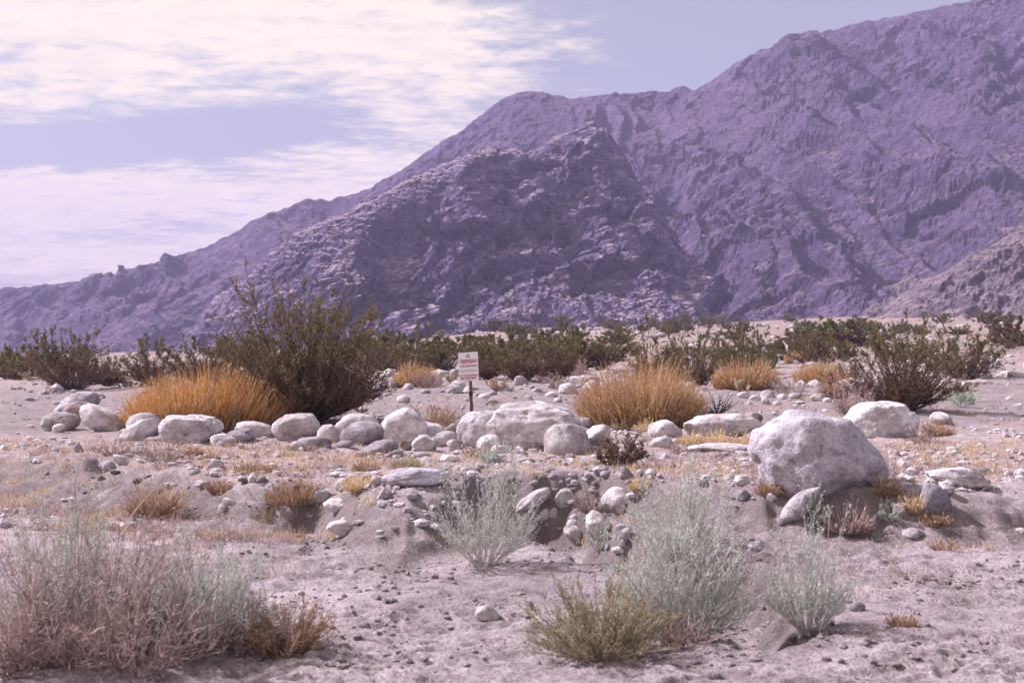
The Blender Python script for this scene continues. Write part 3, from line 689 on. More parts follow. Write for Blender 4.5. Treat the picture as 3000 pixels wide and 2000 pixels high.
for i, r in enumerate(ROCKS):
    rock(B if (r[2] - r[1]) > 60 else 'stone', r[0], r[1], r[2], r[3], r[4], 1000 + i * 7, r[5], r[6], r[7], r[8], cat='boulder' if (r[2] - r[1]) > 60 else 'stone', planes=PL.get(r[0].split(',')[0]))
rock('stone', 'lone pebble resting on top of the huge pale boulder', 1531, 1567, 1169, 1199, 77, 'round', 0, MID, .9, bury=0.08, cat='stone', zbase=CAMZ - (1199 - 1000) / F * 19.3, Y=18.9)
STONES2 = [  # stones set in and under the gully bank, then stones of the wash behind the sign
    (1571, 1601, 1388, 1406, 0), (1607, 1635, 1386, 1403, 0), (1663, 1700, 1383, 1401, 0), (1653, 1685, 1397, 1415, 0), (1635, 1655, 1406, 1427, 0), (1651, 1687, 1414, 1429, 0), (1483, 1511, 1396, 1410, 0), (1511, 1541, 1393, 1413, 0), (1550, 1579, 1405, 1420, 0),
    (1711, 1733, 1383, 1403, 0), (1757, 1798, 1377, 1399, 0), (1616, 1642, 1424, 1438, 0), (1666, 1689, 1427, 1442, 0), (1829, 1855, 1405, 1420, 0), (1735, 1757, 1408, 1424, 0), (1726, 1750, 1424, 1436, 0), (1592, 1611, 1528, 1546, 0), (1771, 1794, 1592, 1609, 0), (1602, 1616, 1443, 1462, 0), (1460, 1484, 1398, 1416, 0),
    (1096, 1135, 1117, 1143, 1), (1139, 1170, 1116, 1136, 1), (1178, 1212, 1122, 1143, 1), (1321, 1365, 1114, 1136, 1), (1308, 1369, 1128, 1154, 1), (1401, 1438, 1152, 1168, 1), (1162, 1202, 1156, 1178, 1), (1504, 1545, 1100, 1127, 1), (1648, 1713, 1101, 1136, 1), (1636, 1694, 1120, 1155, 1), (1558, 1589, 1135, 1152, 1), (1597, 1634, 1146, 1163, 1), (1707, 1755, 1112, 1139, 1), (1423, 1457, 1143, 1159, 1),
    (1286, 1312, 1072, 1096, 1), (1306, 1336, 1060, 1090, 1), (1318, 1340, 1080, 1108, 1), (1290, 1330, 1052, 1072, 1), (1123, 1157, 1079, 1104, 1), (1536, 1562, 1157, 1174, 1), (1452, 1480, 1118, 1132, 1), (1478, 1506, 1130, 1144, 1), (1600, 1630, 1122, 1136, 1), (1622, 1650, 1164, 1178, 1), (1356, 1392, 1140, 1152, 1), (1230, 1262, 1140, 1154, 1), (1086, 1110, 1136, 1150, 1), (1050, 1080, 1190, 1204, 1),
    (2228, 2272, 1141, 1168, 2), (2193, 2232, 1156, 1176, 2), (2276, 2307, 1153, 1170, 2), (2308, 2348, 1149, 1167, 2), (2375, 2419, 1152, 1173, 2), (2159, 2196, 1146, 1165, 2), (2229, 2257, 1164, 1182, 2), (2410, 2438, 1164, 1179, 2), (2263, 2291, 1173, 1188, 2), (2330, 2360, 1172, 1184, 2), (2420, 2450, 1150, 1160, 2), (2240, 2275, 1048, 1066, 2), (2262, 2300, 1036, 1056, 2), (2276, 2304, 1056, 1068, 2), (2250, 2272, 1062, 1074, 2)]
ZL = [('rounded dark cobble lodged in the eroded stone bank of the gully', 'cobbles in the gully bank'), ('pale stone lying in the flat wash behind the sign', 'stones of the wash behind the sign'), ('pale stone in the stony wash behind the largest boulder', 'stones of the right-hand wash')]
for i, (u0, u1, vt, vb, zn) in enumerate(STONES2):
    rock('stone', ZL[zn][0], u0, u1, vt, vb, 3000 + i * 11, ['oval', 'round', 'block', 'dome', 'slab'][i % 5 if zn else i % 2], [0, 8, -10, 15, -6][i % 5], GREY if zn == 0 else (PALE if i % 3 else MID), .85, cat='stone', group=ZL[zn][1], bury=0.12 if zn == 0 else .25)

# smaller loose stones: shared shapes, each an object of its own
PROTO = []
for k in range(10):
    p, Fc = rock_verts(5000 + k * 3, ['block', 'wedge', 'slab', 'oval', 'block'][k % 5], 0, 2)
    p[:, 2] *= 0.75; me = mesh_np('stone', p, Fc); me.materials.append(M_ROCK); PROTO.append(me)
rs = np.random.RandomState(12)


def scatter(n, ua, ub, va, vb, s0, s1, label, group, tints):
    for i in range(n):
        u, v = rs.uniform(ua, ub), rs.uniform(va, vb); x, y, z = hit(u, v)
        s = s0 * (s1 / s0) ** (rs.rand() ** 2.0) * 0.5
        o = link('boulder' if s0 > .4 else 'stone', PROTO[rs.randint(10)]); o.location = (x, y, z + s * 0.18)
        o.scale = (s * rs.uniform(.8, 1.3), s * rs.uniform(.8, 1.2), s * rs.uniform(.5, .9)); o.rotation_euler = (rs.uniform(-.3, .3), rs.uniform(-.3, .3), rs.uniform(0, 6.28))
        t = tints[rs.randint(len(tints))]; k = rs.uniform(.85, 1.1); o.color = (t[0] * k, t[1] * k, t[2] * k, 1)
        tag(o, label, 'boulder' if s0 > .4 else 'stone', group)


scatter(60, 1060, 2190, 1318, 1384, 0.08, 0.26, 'small pale stone among straw on the terrace above the gully bank', 'terrace stones', [PALE, MID])
scatter(40, 120, 1000, 1325, 1450, 0.06, 0.20, 'small grey stone on the rubble slope at the left', 'left slope stones', [MID, GREY, BRN])
scatter(74, 850, 1800, 1100, 1185, 0.12, 0.42, 'small pale stone strewn in the flat wash behind the sign', 'small stones of the wash', [PALE, MID])
scatter(26, 0, 760, 1098, 1185, 0.12, 0.40, 'small pale stone on the flat ground behind the left boulders', 'stones behind the left boulders', [PALE, MID])
scatter(24, 2600, 2990, 1290, 1440, 0.06, 0.16, 'small stone on the stony ground right of the largest boulder', 'stones at the right', [PALE, MID, BRN])
scatter(26, 1480, 1780, 1420, 1570, 0.05, 0.13, 'small stone in the stony bed of the gully', 'gully bed stones', [MID, GREY, PALE])
scatter(40, 1500, 2990, 945, 1010, 0.5, 1.5, 'pale boulder on the far fan below the mountain', 'boulders of the far fan', [PALE, PALE, MID])


def stone_mass(name, label, n, ua, ub, va, vb, s0, s1, seed, mat, pw=2.5, flat=0.6, bank=False):
    r = np.random.RandomState(seed); V0, F0 = ico(1) if s1 > 0.05 else ico(1)
    Vs, Fs = [], []; U = r.uniform(ua, ub, n); Vv = r.uniform(va, vb, n); Y = (CAMZ + 0.2) * F / np.maximum(Vv - 1000, 20)
    X = (U - 1500) / F * Y
    for it in range(4): Y = (CAMZ - G(X, Y)) * F / np.maximum(Vv - 1000, 20); X = (U - 1500) / F * Y
    dens = fbm2(X / 0.9, Y / 0.7, 3, seed); keep = dens > r.uniform(-.35, .45, n)
    if bank: sb = sstep((np.interp(X, EX, EY) - Y) / np.interp(X, EX, EW)); keep = keep & (4 * sb * (1 - sb) > 0.15)
    X, Y = X[keep], Y[keep]; n = len(X)
    Z = Gfine(X, Y); S = s0 * (s1 / s0) ** (r.rand(n) ** pw) * 0.5
    A = r.uniform(0, 6.28, n)
    sx = S * r.uniform(.7, 1.4, n); sy = S * r.uniform(.7, 1.2, n); sz = S * r.uniform(.4, 1.0, n) * flat * 1.4
    jit = 1 + 0.22 * r.uniform(-1, 1, (n, len(V0)))
    P = V0[None] * jit[:, :, None] * np.stack([sx, sy, sz], 1)[:, None]
    c, s_ = np.cos(A)[:, None], np.sin(A)[:, None]
    Q = np.stack([P[..., 0] * c - P[..., 1] * s_ + X[:, None], P[..., 0] * s_ + P[..., 1] * c + Y[:, None], P[..., 2] + (Z + sz * .3)[:, None]], -1).reshape(-1, 3)
    Fc = (F0[None] + (np.arange(n) * len(V0))[:, None, None]).reshape(-1, 3)
    o = link(name, mesh_np(name, Q, Fc, False), mat); o.color = (0.85, 0.80, 0.82, 1); tag(o, label, kind='stuff')


stone_mass('gravel', 'loose dark clods and grit strewn over the sand', 11500, 0, 3000, 1400, 1960, 0.010, 0.075, 8, M_CLOD, 2.4)
stone_mass('bank_rubble', 'rubble of broken stones along the eroded bank', 9000, 0, 3000, 1300, 1520, 0.03, 0.17, 19, M_ROCK, 2.0, bank=True)
stone_mass('pebbles', 'pale pebbles strewn over the terrace and the wash', 9500, 0, 3000, 1085, 1440, 0.03, 0.17, 9, M_ROCK, 1.9)

def far_stones(n, seed):
    r = np.random.RandomState(seed); V0, F0 = ico(1); Y = np.exp(r.uniform(math.log(38), math.log(335), n)); a = r.uniform(-.40, .46, n); X = a * Y
    k = fbm2(X / 9, Y / 14, 3, seed) + .25 * (a > 0) > r.uniform(-.4, .5, n); X, Y = X[k], Y[k]; n = len(X)
    S = .12 * (9.0) ** (r.rand(n) ** 2.2) * .5 * (0.6 + Y / 220); P = V0[None] * (1 + .25 * r.uniform(-1, 1, (n, len(V0), 1))) * np.stack([S * r.uniform(.8, 1.5, n), S, S * r.uniform(.45, .9, n)], 1)[:, None]
    Q = (P + np.stack([X, Y, G(X, Y) + S * .15], 1)[:, None]).reshape(-1, 3); Fc = (F0[None] + (np.arange(n) * len(V0))[:, None, None]).reshape(-1, 3)
    o = link('rubble', mesh_np('rubble', Q, Fc, False), M_ROCK); o.color = (.72, .66, .66, 1); tag(o, 'pale rubble strewn over the rising fan below the mountain', kind='stuff')


far_stones(3600, 15)

# ------------------------------------------------------------------ plants
class Plant:
    def __init__(self, seed): self.r = np.random.RandomState(seed); self.parts = {}

    def add(self, part, V, Fc, rnd):
        L = self.parts.setdefault(part, [[], [], [], 0]); L[0].append(V); L[1].append(Fc + L[3]); L[2].append(rnd); L[3] += len(V)

    def curves(self, base, dirs, length, k, curve, wig):
        """bent shoots: base (n,3), dirs (n,3), length (n) -> points (n,k,3)"""
        n = len(base); t = np.linspace(0, 1, k)[None, :, None]
        up = np.array([0, 0, 1.0]); side = self.r.normal(size=(n, 3)); ph = self.r.uniform(0, 6.28, (n, 1, 1))
        return base[:, None] + dirs[:, None] * (length[:, None, None] * t) + up * (curve * length[:, None, None] * t * t) + side[:, None] * (wig * length[:, None, None] * np.sin(t * 5 + ph) * t)

    def tubes(self, part, P, r0, r1, sides=3, rnd=None):
        n, k, _ = P.shape; T = np.gradient(P, axis=1); T /= np.linalg.norm(T, axis=2, keepdims=True) + 1e-9
        ref = self.r.normal(size=(n, 1, 3)); a = np.cross(T, ref); a /= np.linalg.norm(a, axis=2, keepdims=True) + 1e-9; b = np.cross(T, a)
        rad = np.linspace(0, 1, k)[None, :, None]; rad = np.asarray(r0).reshape(-1, 1, 1) * (1 - rad) + np.asarray(r1).reshape(-1, 1, 1) * rad
        th = np.arange(sides) * 2 * math.pi / sides
        V = P[:, :, None] + rad[:, :, None] * (a[:, :, None] * np.cos(th)[None, None, :, None] + b[:, :, None] * np.sin(th)[None, None, :, None])
        idx = np.arange(n * k * sides).reshape(n, k, sides); j = np.roll(idx, -1, 2)
        q = np.stack([idx[:, :-1], j[:, :-1], j[:, 1:], idx[:, 1:]], -1).reshape(-1, 4)
        Fc = np.vstack([q[:, [0, 1, 2]], q[:, [0, 2, 3]]])
        rv = np.repeat(self.r.rand(n) if rnd is None else rnd, k * sides)
        self.add(part, V.reshape(-1, 3), Fc, rv)

    def blades(self, part, P, w, rnd=None):
        """flat tapering ribbons along (n,k,3)"""
        n, k, _ = P.shape; T = P[:, -1] - P[:, 0]; s = np.cross(T, self.r.normal(size=(n, 3))); s /= np.linalg.norm(s, axis=1, keepdims=True) + 1e-9
        tw = np.linspace(1, 0.15, k)[None, :, None] * np.asarray(w).reshape(-1, 1, 1) * 0.5
        V = np.stack([P - s[:, None] * tw, P + s[:, None] * tw], 2)
        idx = np.arange(n * k * 2).reshape(n, k, 2)
        q = np.stack([idx[:, :-1, 0], idx[:, :-1, 1], idx[:, 1:, 1], idx[:, 1:, 0]], -1).reshape(-1, 4)
        self.add(part, V.reshape(-1, 3), np.vstack([q[:, [0, 1, 2]], q[:, [0, 2, 3]]]), np.repeat(self.r.rand(n) if rnd is None else rnd, 2 * k))

    def leaves(self, part, C, D, ln, wd, rnd=None):
        n = len(C); D = D / (np.linalg.norm(D, axis=1, keepdims=True) + 1e-9); s = np.cross(D, self.r.normal(size=(n, 3))); s /= np.linalg.norm(s, axis=1, keepdims=True) + 1e-9
        ln = np.asarray(ln).reshape(-1, 1) * np.ones((n, 1)); wd = np.asarray(wd).reshape(-1, 1) * np.ones((n, 1))
        V = np.stack([C, C + D * ln * .45 + s * wd * .5, C + D * ln, C + D * ln * .45 - s * wd * .5], 1)
        i = np.arange(n * 4).reshape(n, 4); self.add(part, V.reshape(-1, 3), np.vstack([i[:, [0, 1, 2]], i[:, [0, 2, 3]]]), np.repeat(self.r.rand(n) if rnd is None else rnd, 4))

    def shoots(self, n, Rx, Ry, H, spread, base, jl=(0.75, 1.05), lean=(0, 0), e=2.0, tp=0.5):
        """directions over a dome: returns base points, unit directions and lengths reaching the dome"""
        az = self.r.uniform(0, 2 * math.pi, n); tl = spread * self.r.rand(n) ** tp
        d = np.stack([np.sin(tl) * np.cos(az), np.sin(tl) * np.sin(az), np.cos(tl)], 1)
        L = (np.abs(d[:, 0] / Rx) ** e + np.abs(d[:, 1] / Ry) ** e + np.abs(d[:, 2] / H) ** e) ** (-1.0 / e) * self.r.uniform(jl[0], jl[1], n)
        br = np.sqrt(self.r.rand(n)) * base; b = np.stack([br * Rx * np.cos(az), br * Ry * np.sin(az), np.full(n, -0.02)], 1)
        d = d + np.array([lean[0], lean[1], 0]); d /= np.linalg.norm(d, axis=1, keepdims=True)
        return b, d, L

    def branch(self, P, n, t0, t1, spread, up=0.2):
        """start points and directions of n side shoots on the curves P"""
        k = P.shape[1]; i = self.r.randint(0, len(P), n); t = self.r.uniform(t0, t1, n) * (k - 1); a = np.minimum(t.astype(int), k - 2); f = (t - a)[:, None]
        S = P[i, a] * (1 - f) + P[i, a + 1] * f; T = P[i, a + 1] - P[i, a]; T /= np.linalg.norm(T, axis=1, keepdims=True) + 1e-9
        d = T + spread * self.r.normal(size=(n, 3)); d[:, 2] += up; d /= np.linalg.norm(d, axis=1, keepdims=True)
        return S, d, t / (k - 1)

    def build(self, name, loc, label, cat, mats, group=None, rot=0.0):
        root = empty(name, loc); root.rotation_euler = (0, 0, rot); tag(root, label, cat, group)
        for part, (V, Fc, R_, _) in self.parts.items():
            me = mesh_np(part, np.vstack(V), np.vstack(Fc), False, np.concatenate(R_)); o = link(part, me, mats[part], root)
            o['kind'] = 'stuff' if part not in ('stem', 'trunk') else ''
            if o['kind'] == '': del o['kind']
        return root


def place(u0, u1, vt, vb, uc=None):
    uc = (u0 + u1) / 2 if uc is None else uc
    x, y, z = hit(uc, vb); return x, y, z, (u1 - u0) / 2 / F * y, max((vb - vt) / F * y, 0.05), (u1 - u0) * (vb - vt) * 0.341 ** 2


def creosote(label, u0, u1, vt, vb, seed, uc=None, green=0.5, dens=1.0, group=None, name='creosote_bush', lean=0.0):
    x, y, z, R_, H, px = place(u0, u1, vt, vb, uc); P = Plant(seed); r = P.r
    q = dens * min(1.0, max(px / 16000.0, 0.02)) ** 0.55
    n1 = int(120 * q) + 16; b, d, L = P.shoots(n1, R_, R_ * .85, H * 1.04, 1.30, 0.14, (0.70, 1.04), (lean, 0), 4.0, 0.66)
    tall = r.rand(n1) < 0.14; L[tall] *= 1.12
    C1 = P.curves(b, d, L * 0.95, 7, 0.06, 0.03); P.tubes('stem', C1[:, ::2] if y > 40 else C1, 0.009 * H ** .5, 0.003)
    n2 = int(1100 * q) + 90; s, d2, t = P.branch(C1, n2, 0.12, 1.0, 0.45, 0.25); l2 = H * r.uniform(0.08, 0.20, n2) * (1.25 - t * .75)
    C2 = P.curves(s, d2, l2, 4, 0.14, 0.05); P.blades('twig', C2, 0.010 + .0002 * y)
    n3 = int(5200 * q) + 350; s, d3, t = P.branch(C2, n3, 0.1, 1.0, 0.6, 0.3); l3 = H * r.uniform(0.03, 0.085, n3)
    C3 = P.curves(s, d3, l3, 2, 0.1, 0.05); P.blades('twig', C3, 0.006 + 0.0003 * y)
    nl = int(26000 * q) + 1500; s, dl, t = P.branch(C3, nl, 0.0, 1.1, 0.9, 0.35)
    hh = s[:, 2] / H + 0.22 * fbm(s * 2.2 / H, 2, seed) + r.normal(0, .10, nl)
    g = hh > (1 - green); ls = r.uniform(.6, 1.3, nl) * (0.024 + 0.0009 * y)
    P.leaves('foliage', s[g], dl[g], ls[g], ls[g] * .55)
    k = ~g & (r.rand(nl) < 0.62); P.leaves('dry_foliage', s[k], dl[k], ls[k] * .95, ls[k] * .42)
    return P.build(name, (x, y, z), label, 'bush', {'stem': M_STEM, 'twig': M_CREOB, 'foliage': M_CREO, 'dry_foliage': M_CREOB}, group)


def golden(label, u0, u1, vt, vb, seed, uc=None, mat=None, dens=1.0, name='golden_bush', group=None, dark=True, lean=0.0):
    x, y, z, R_, H, px = place(u0, u1, vt, vb, uc); P = Plant(seed); r = P.r; q = dens * min(1.0, max(px / 10000.0, 0.05)) ** 0.8
    n = int(5200 * q) + 150; az = r.uniform(0, 6.28318, n); rr = np.sqrt(r.rand(n)) * .97
    nc = 14; cx = r.uniform(-.7, .7, nc); cy = r.uniform(-.7, .7, nc); ch = r.uniform(.70, 1.12, nc); ch[np.argmin(cx * cx + cy * cy)] = 1.08
    bx = rr * np.cos(az); by = rr * np.sin(az); near = np.argmin((bx[:, None] - cx) ** 2 + (by[:, None] - cy) ** 2, 1)
    b = np.stack([bx * R_ * .86, by * R_ * .72, np.full(n, -.02)], 1)
    L = H * np.sqrt(np.clip(1.04 - rr ** 2.4, .03, 1)) * ch[near] * (r.uniform(.25, 1.1, n) if name == 'grass_tuft' else r.uniform(.5, 1.08, n) + .14 * (r.rand(n) < .06))
    tl = (.12 + .42 * rr) * (1.7 if name == 'grass_tuft' else 1.0); d = np.stack([tl * np.cos(az) + lean, tl * np.sin(az), np.ones(n)], 1) + r.normal(0, .20, (n, 3)); d /= np.linalg.norm(d, axis=1, keepdims=True)
    C1 = P.curves(b, d, L * .95, 3, 0.0, 0.035); P.blades('stalk', C1, 0.006 + .0004 * y, np.clip(r.normal(.55, .25, n), 0, 1))
    nl = int(12000 * q) + 300; s, dl, t = P.branch(C1, nl, 0.45, 1.0, .35, .35); ls = r.uniform(.5, 1.3, nl) * (.022 + .0012 * y)
    P.leaves('seed_head', s, dl, ls, ls * .28, np.clip(r.normal(.6, .25, nl), 0, 1))
    mats = {'stalk': mat or M_GOLD, 'seed_head': mat or M_GOLD}
    if name != 'grass_tuft':
        kk = r.rand(n) < .07; P.blades('dead_stem', C1[kk] * np.array([1.03, 1.03, 1.04]), 0.008 + .0005 * y); mats['dead_stem'] = M_SAGES
    if dark:
        nb = int(9000 * q) + 300; s, dl, t = P.branch(C1, nb, 0.10, .66, .9, .1); lw = (s[:, 1] < 0.1 * R_) | (r.rand(nb) < .3); s, dl = s[lw], dl[lw]
        P.leaves('brown_head', s, dl, .02 + .0011 * y, .012 + .0008 * y); mats['brown_head'] = M_GOLDB
    return P.build(name, (x, y, z), label, 'bush' if name != 'grass_tuft' else 'grass tuft', mats, group)


def twiggy(label, u0, u1, vt, vb, seed, uc=None, mat=None, dens=1.0, name='dry_shrub', group=None, spread=1.15, lean=0.0, wig=.06):
    x, y, z, R_, H, px = place(u0, u1, vt, vb, uc); P = Plant(seed); r = P.r; q = dens * min(1.0, max(px / 14000.0, 0.05)) ** 0.75; mat = mat or M_PINK
    n1 = int(130 * q) + 25; b, d, L = P.shoots(n1, R_, R_ * .85, H, spread, 0.35, (0.6, 1.0), (lean, 0), 2.4, 0.6); C1 = P.curves(b, d, L * .95, 6, .06, wig)
    P.tubes('stem', C1, 0.003 + .0001 * y, 0.0014)
    n2 = int(1500 * q) + 120; s, d2, t = P.branch(C1, n2, .15, 1.0, .5, .15); C2 = P.curves(s, d2, H * r.uniform(.08, .26, n2), 4, .05, .08); P.blades('twig', C2, .003 + .00035 * y)
    n3 = int(6500 * q) + 300; s, d3, t = P.branch(C2, n3, .2, 1.0, .7, .15); C3 = P.curves(s, d3, H * r.uniform(.03, .10, n3), 2, .05, .1); P.blades('fine_twig', C3, .0025 + .0004 * y)
    return P.build(name, (x, y, z), label, 'shrub', {'stem': mat, 'twig': mat, 'fine_twig': mat}, group)


def sage(label, u0, u1, vt, vb, seed, uc=None, mat=None, dens=1.0, name='sage_bush', leaf=1.0, airy=0.0, group=None, spread=.95, stem=None, lean=0.0):
    x, y, z, R_, H, px = place(u0, u1, vt, vb, uc); P = Plant(seed); r = P.r; q = dens * min(1.0, max(px / 16000.0, 0.05)) ** 0.65; mat = mat or M_SAGE
    n1 = int(120 * q) + 18; b, d, L = P.shoots(n1, R_ * 1.08, R_ * .95, H, spread + .25, 0.2, (0.6, 1.06), (lean, 0), 3.2, 0.62); C1 = P.curves(b, d, L * .95, 7, .06, .035); P.tubes('stem', C1, 0.0042, 0.0014)
    n2 = int(1500 * q) + 100; s, d2, t = P.branch(C1, n2, .2 + airy * .2, 1.0, .38, .22); C2 = P.curves(s, d2, H * r.uniform(.08, .22, n2) * (1.2 - .6 * t), 4, .12, .04); P.blades('twig', C2, .0045)
    n3 = int(6000 * q) + 200; s, d3, t = P.branch(C2, n3, .2, 1.0, .5, .22); C3 = P.curves(s, d3, H * r.uniform(.025, .075, n3), 2, .1, .05); P.blades('twig', C3, .004)
    nl = int(21000 * q) + 800; s, dl, t = P.branch(np.concatenate([C3], 0), nl, 0, 1.05, .7, .3); ls = r.uniform(.5, 1.4, nl) * (.011 + .0004 * y) * leaf
    rv = np.clip(r.normal(.5, .24, nl) + .25 * (s[:, 2] / H - .5), 0, 1)
    P.leaves('foliage', s, dl, ls, ls * .40, rv)
    return P.build(name, (x, y, z), label, 'bush', {'stem': stem or M_SAGES, 'twig': stem or M_SAGES, 'foliage': mat}, group)


# --- tall dark creosote bushes
creosote('largest dark bush, rising behind the blocky boulders left of the sign', 648, 1128, 862, 1240, 1, 890, .56, 2.15, lean=0.0)
creosote('dark olive bush cut by the left edge', 60, 352, 975, 1142, 2, 215, .42)
creosote('dark bush above the left end of the big golden bush', 362, 528, 985, 1128, 3, None, .45)
creosote('dark bush peeping over the top of the big golden bush', 480, 700, 992, 1122, 4, None, .45)
creosote('dark green bush left of the sign above a small golden bush', 1150, 1312, 962, 1098, 5, None, .68)
creosote('low brownish bush between the largest dark bush and the sign', 1070, 1180, 1008, 1088, 6, None, .3)
creosote('dark bush just right of the sign panel', 1372, 1492, 968, 1110, 7, None, .6)
creosote('second dark bush to the right of the sign', 1460, 1590, 975, 1116, 8, None, .55)
creosote('dark bush with a black base, third to the right of the sign', 1555, 1690, 960, 1114, 9, None, .55)
creosote('low olive bush behind the left half of the second golden bush', 1672, 1850, 992, 1082, 10, None, .7)
creosote('tall plumed dark bush behind the second golden bush', 1840, 2010, 930, 1140, 11, None, .6)
creosote('dark bush right behind the second golden bush', 1950, 2110, 955, 1130, 12, None, .5)
creosote('olive bush further back, left of the pale far wash', 2075, 2190, 968, 1088, 13, None, .6)
creosote('wide low olive bush left of the pale far wash', 2150, 2275, 978, 1066, 14, None, .6)
creosote('low dark bush right of the pale far wash', 2300, 2480, 968, 1072, 15, None, .55)
creosote('large fan-shaped dark bush behind the white block boulder', 2440, 2800, 958, 1202, 16, 2640, .42, 1.1)
creosote('dark bush at the right edge behind the fan-shaped one', 2690, 2960, 975, 1110, 17, None, .5)
creosote('small dark bush in the gap below the left edge bush', 262, 372, 1035, 1130, 18, None, .4)
# --- golden dry bushes
golden('big orange-gold dry bush in front of the largest dark bush', 345, 832, 1058, 1258, 21, 590, dens=1.3)
golden('second golden dry bush, right of centre behind the boulders', 1672, 2070, 1045, 1246, 22, 1880, dens=1.2, mat=M_GOLD2)
golden('small golden bush left of the sign', 1148, 1278, 1052, 1130, 23, dens=1.1, dark=False, mat=M_GOLD2)
golden('golden bush behind the pale cholla at the right', 2080, 2290, 1040, 1138, 24, mat=M_GOLD2)
golden('golden bush left of the fan-shaped dark bush', 2318, 2500, 1048, 1122, 25, dark=False, mat=M_GOLD2)
golden('little golden tuft bush in the far wash', 2292, 2362, 1020, 1064, 26, dark=False, mat=M_GOLD2)
golden('rust brown bush beside the lavender shrub at the right', 2405, 2485, 1098, 1168, 27, mat=M_RUST)
golden('golden sprays at the right foot of the largest dark bush', 760, 850, 1120, 1252, 28, dark=False)
# --- pink and lavender dry shrubs
twiggy('pinkish brown dry shrub between the tall pale boulder and the signpost', 1188, 1362, 1165, 1252, 31, mat=M_RUST)
twiggy('lavender dry shrub at the right of the small golden bush', 1205, 1302, 1078, 1136, 32)
twiggy('rounded pink shrub in the wash behind the sign', 1600, 1670, 1082, 1138, 33)
twiggy('pale pink shrub left of the second golden bush', 1652, 1726, 1046, 1104, 34)
twiggy('rounded lavender shrub below the golden bush at the right', 2238, 2376, 1098, 1160, 35)
twiggy('large lavender dry shrub left of the fan-shaped dark bush', 2432, 2566, 1108, 1214, 36)
twiggy('low pink shrub below the left boulders', 275, 392, 1274, 1334, 37)
twiggy('wide low pink shrub in front of the blocky flat-topped boulder', 385, 565, 1284, 1350, 38, dens=.8)
twiggy('rosy dry shrub growing in the gully between pale boulders', 1688, 1790, 1418, 1504, 39, dens=1.3)
twiggy('tiny pink shrub by the left foot of the big round boulder', 1350, 1420, 1296, 1336, 40)
twiggy('brown dry shrub beside the cholla behind the sign', 1432, 1490, 1094, 1146, 41, mat=M_RUST)
twiggy('rust shrub at the right edge beside the fan-shaped dark bush', 2726, 2860, 1092, 1172, 42, mat=M_RUST)
twiggy('tiny pink shrub on the terrace right of the grey-leaved shrub', 1960, 2020, 1288, 1332, 43)
twiggy('pink dry shrub right of the white block boulder', 2650, 2740, 1225, 1300, 44, dens=.7)
twiggy('low pinkish shrub at the far lower right', 2700, 2830, 1568, 1612, 45, mat=M_RUST, dens=.6)
sage('small grey-green shrub at the right edge', 2770, 2870, 1128, 1192, 46, leaf=1.6)
# --- cholla, brittle shrub, dead shrub
def cholla(label, u0, u1, vt, vb, seed):
    x, y, z, R_, H, px = place(u0, u1, vt, vb); P = Plant(seed); r = P.r
    b, d, L = P.shoots(9, R_, R_, H, .9, .2, (.7, 1)); C1 = P.curves(b, d, L * .8, 5, .1, .04); P.tubes('stem', C1, .05 * H, .04 * H, 6)
    s, d2, t = P.branch(C1, 26, .4, 1, .8, .3); C2 = P.curves(s, d2, H * r.uniform(.12, .25, 26), 4, .1, .03); P.tubes('joint', C2, .05 * H, .035 * H, 6)
    s, dl, t = P.branch(np.concatenate([C2], 0), 2600, 0, 1, 2.5, .1); P.leaves('spines', s, dl, .10 * H, .018 * H)
    P.build('cholla_cactus', (x, y, z), label, 'cactus', {'stem': M_RUST, 'joint': M_CHOLLA, 'spines': M_CHOLLA})


cholla('small pale yellow cholla just left of the sign panel', 1298, 1338, 1088, 1120, 51)
cholla('small pale cholla just right of the signpost', 1412, 1456, 1092, 1128, 52)
cholla('larger whitish cholla in front of the right-hand golden bush', 2134, 2220, 1098, 1156, 53)


def brittle(label, u0, u1, vt, vb, seed):
    x, y, z, R_, H, px = place(u0, u1, vt, vb); P = Plant(seed); r = P.r
    b, d, L = P.shoots(46, R_, R_ * .9, H, 1.15, .18, (.6, 1.0)); C1 = P.curves(b, d, L * .93, 6, .08, .04); P.tubes('stem', C1, .006, .003)
    s, d2, t = P.branch(C1, 260, .3, 1, .5, .2); C2 = P.curves(s, d2, H * r.uniform(.08, .2, 260), 4, .05, .06); P.tubes('twig', C2, .003, .0018)
    s, dl, t = P.branch(C2, 2300, .1, 1, .9, -.15); top = np.clip(s[:, 2] / H * .9 - .1 + r.normal(0, .22, 2300), 0, 1)
    P.leaves('foliage', s, dl, r.uniform(.03, .06, 2300), .022, top)
    P.build('brittle_shrub', (x, y, z), label, 'shrub', {'stem': M_RUST, 'twig': M_RUST, 'foliage': M_BRIT})


brittle('brown shrub with curled grey leaves in front of the huge pale boulder', 1738, 1902, 1238, 1368, 61)


def dead(label, u0, u1, vt, vb, seed):
    x, y, z, R_, H, px = place(u0, u1, vt, vb); P = Plant(seed); r = P.r
    b, d, L = P.shoots(16, R_, R_, H, 1.3, .12, (.6, 1.0)); C1 = P.curves(b, d, L * .95, 6, .05, .09); P.tubes('stem', C1, .016, .006, 5)
    s, d2, t = P.branch(C1, 70, .25, 1, .7, .1); C2 = P.curves(s, d2, H * r.uniform(.12, .35, 70), 5, .02, .12); P.tubes('twig', C2, .008, .003)
    P.build('dead_shrub', (x, y, z), label, 'shrub', {'stem': M_DEAD, 'twig': M_DEAD})


dead('black leafless shrub of crooked branches right of the second golden bush', 2046, 2160, 1116, 1212, 62)
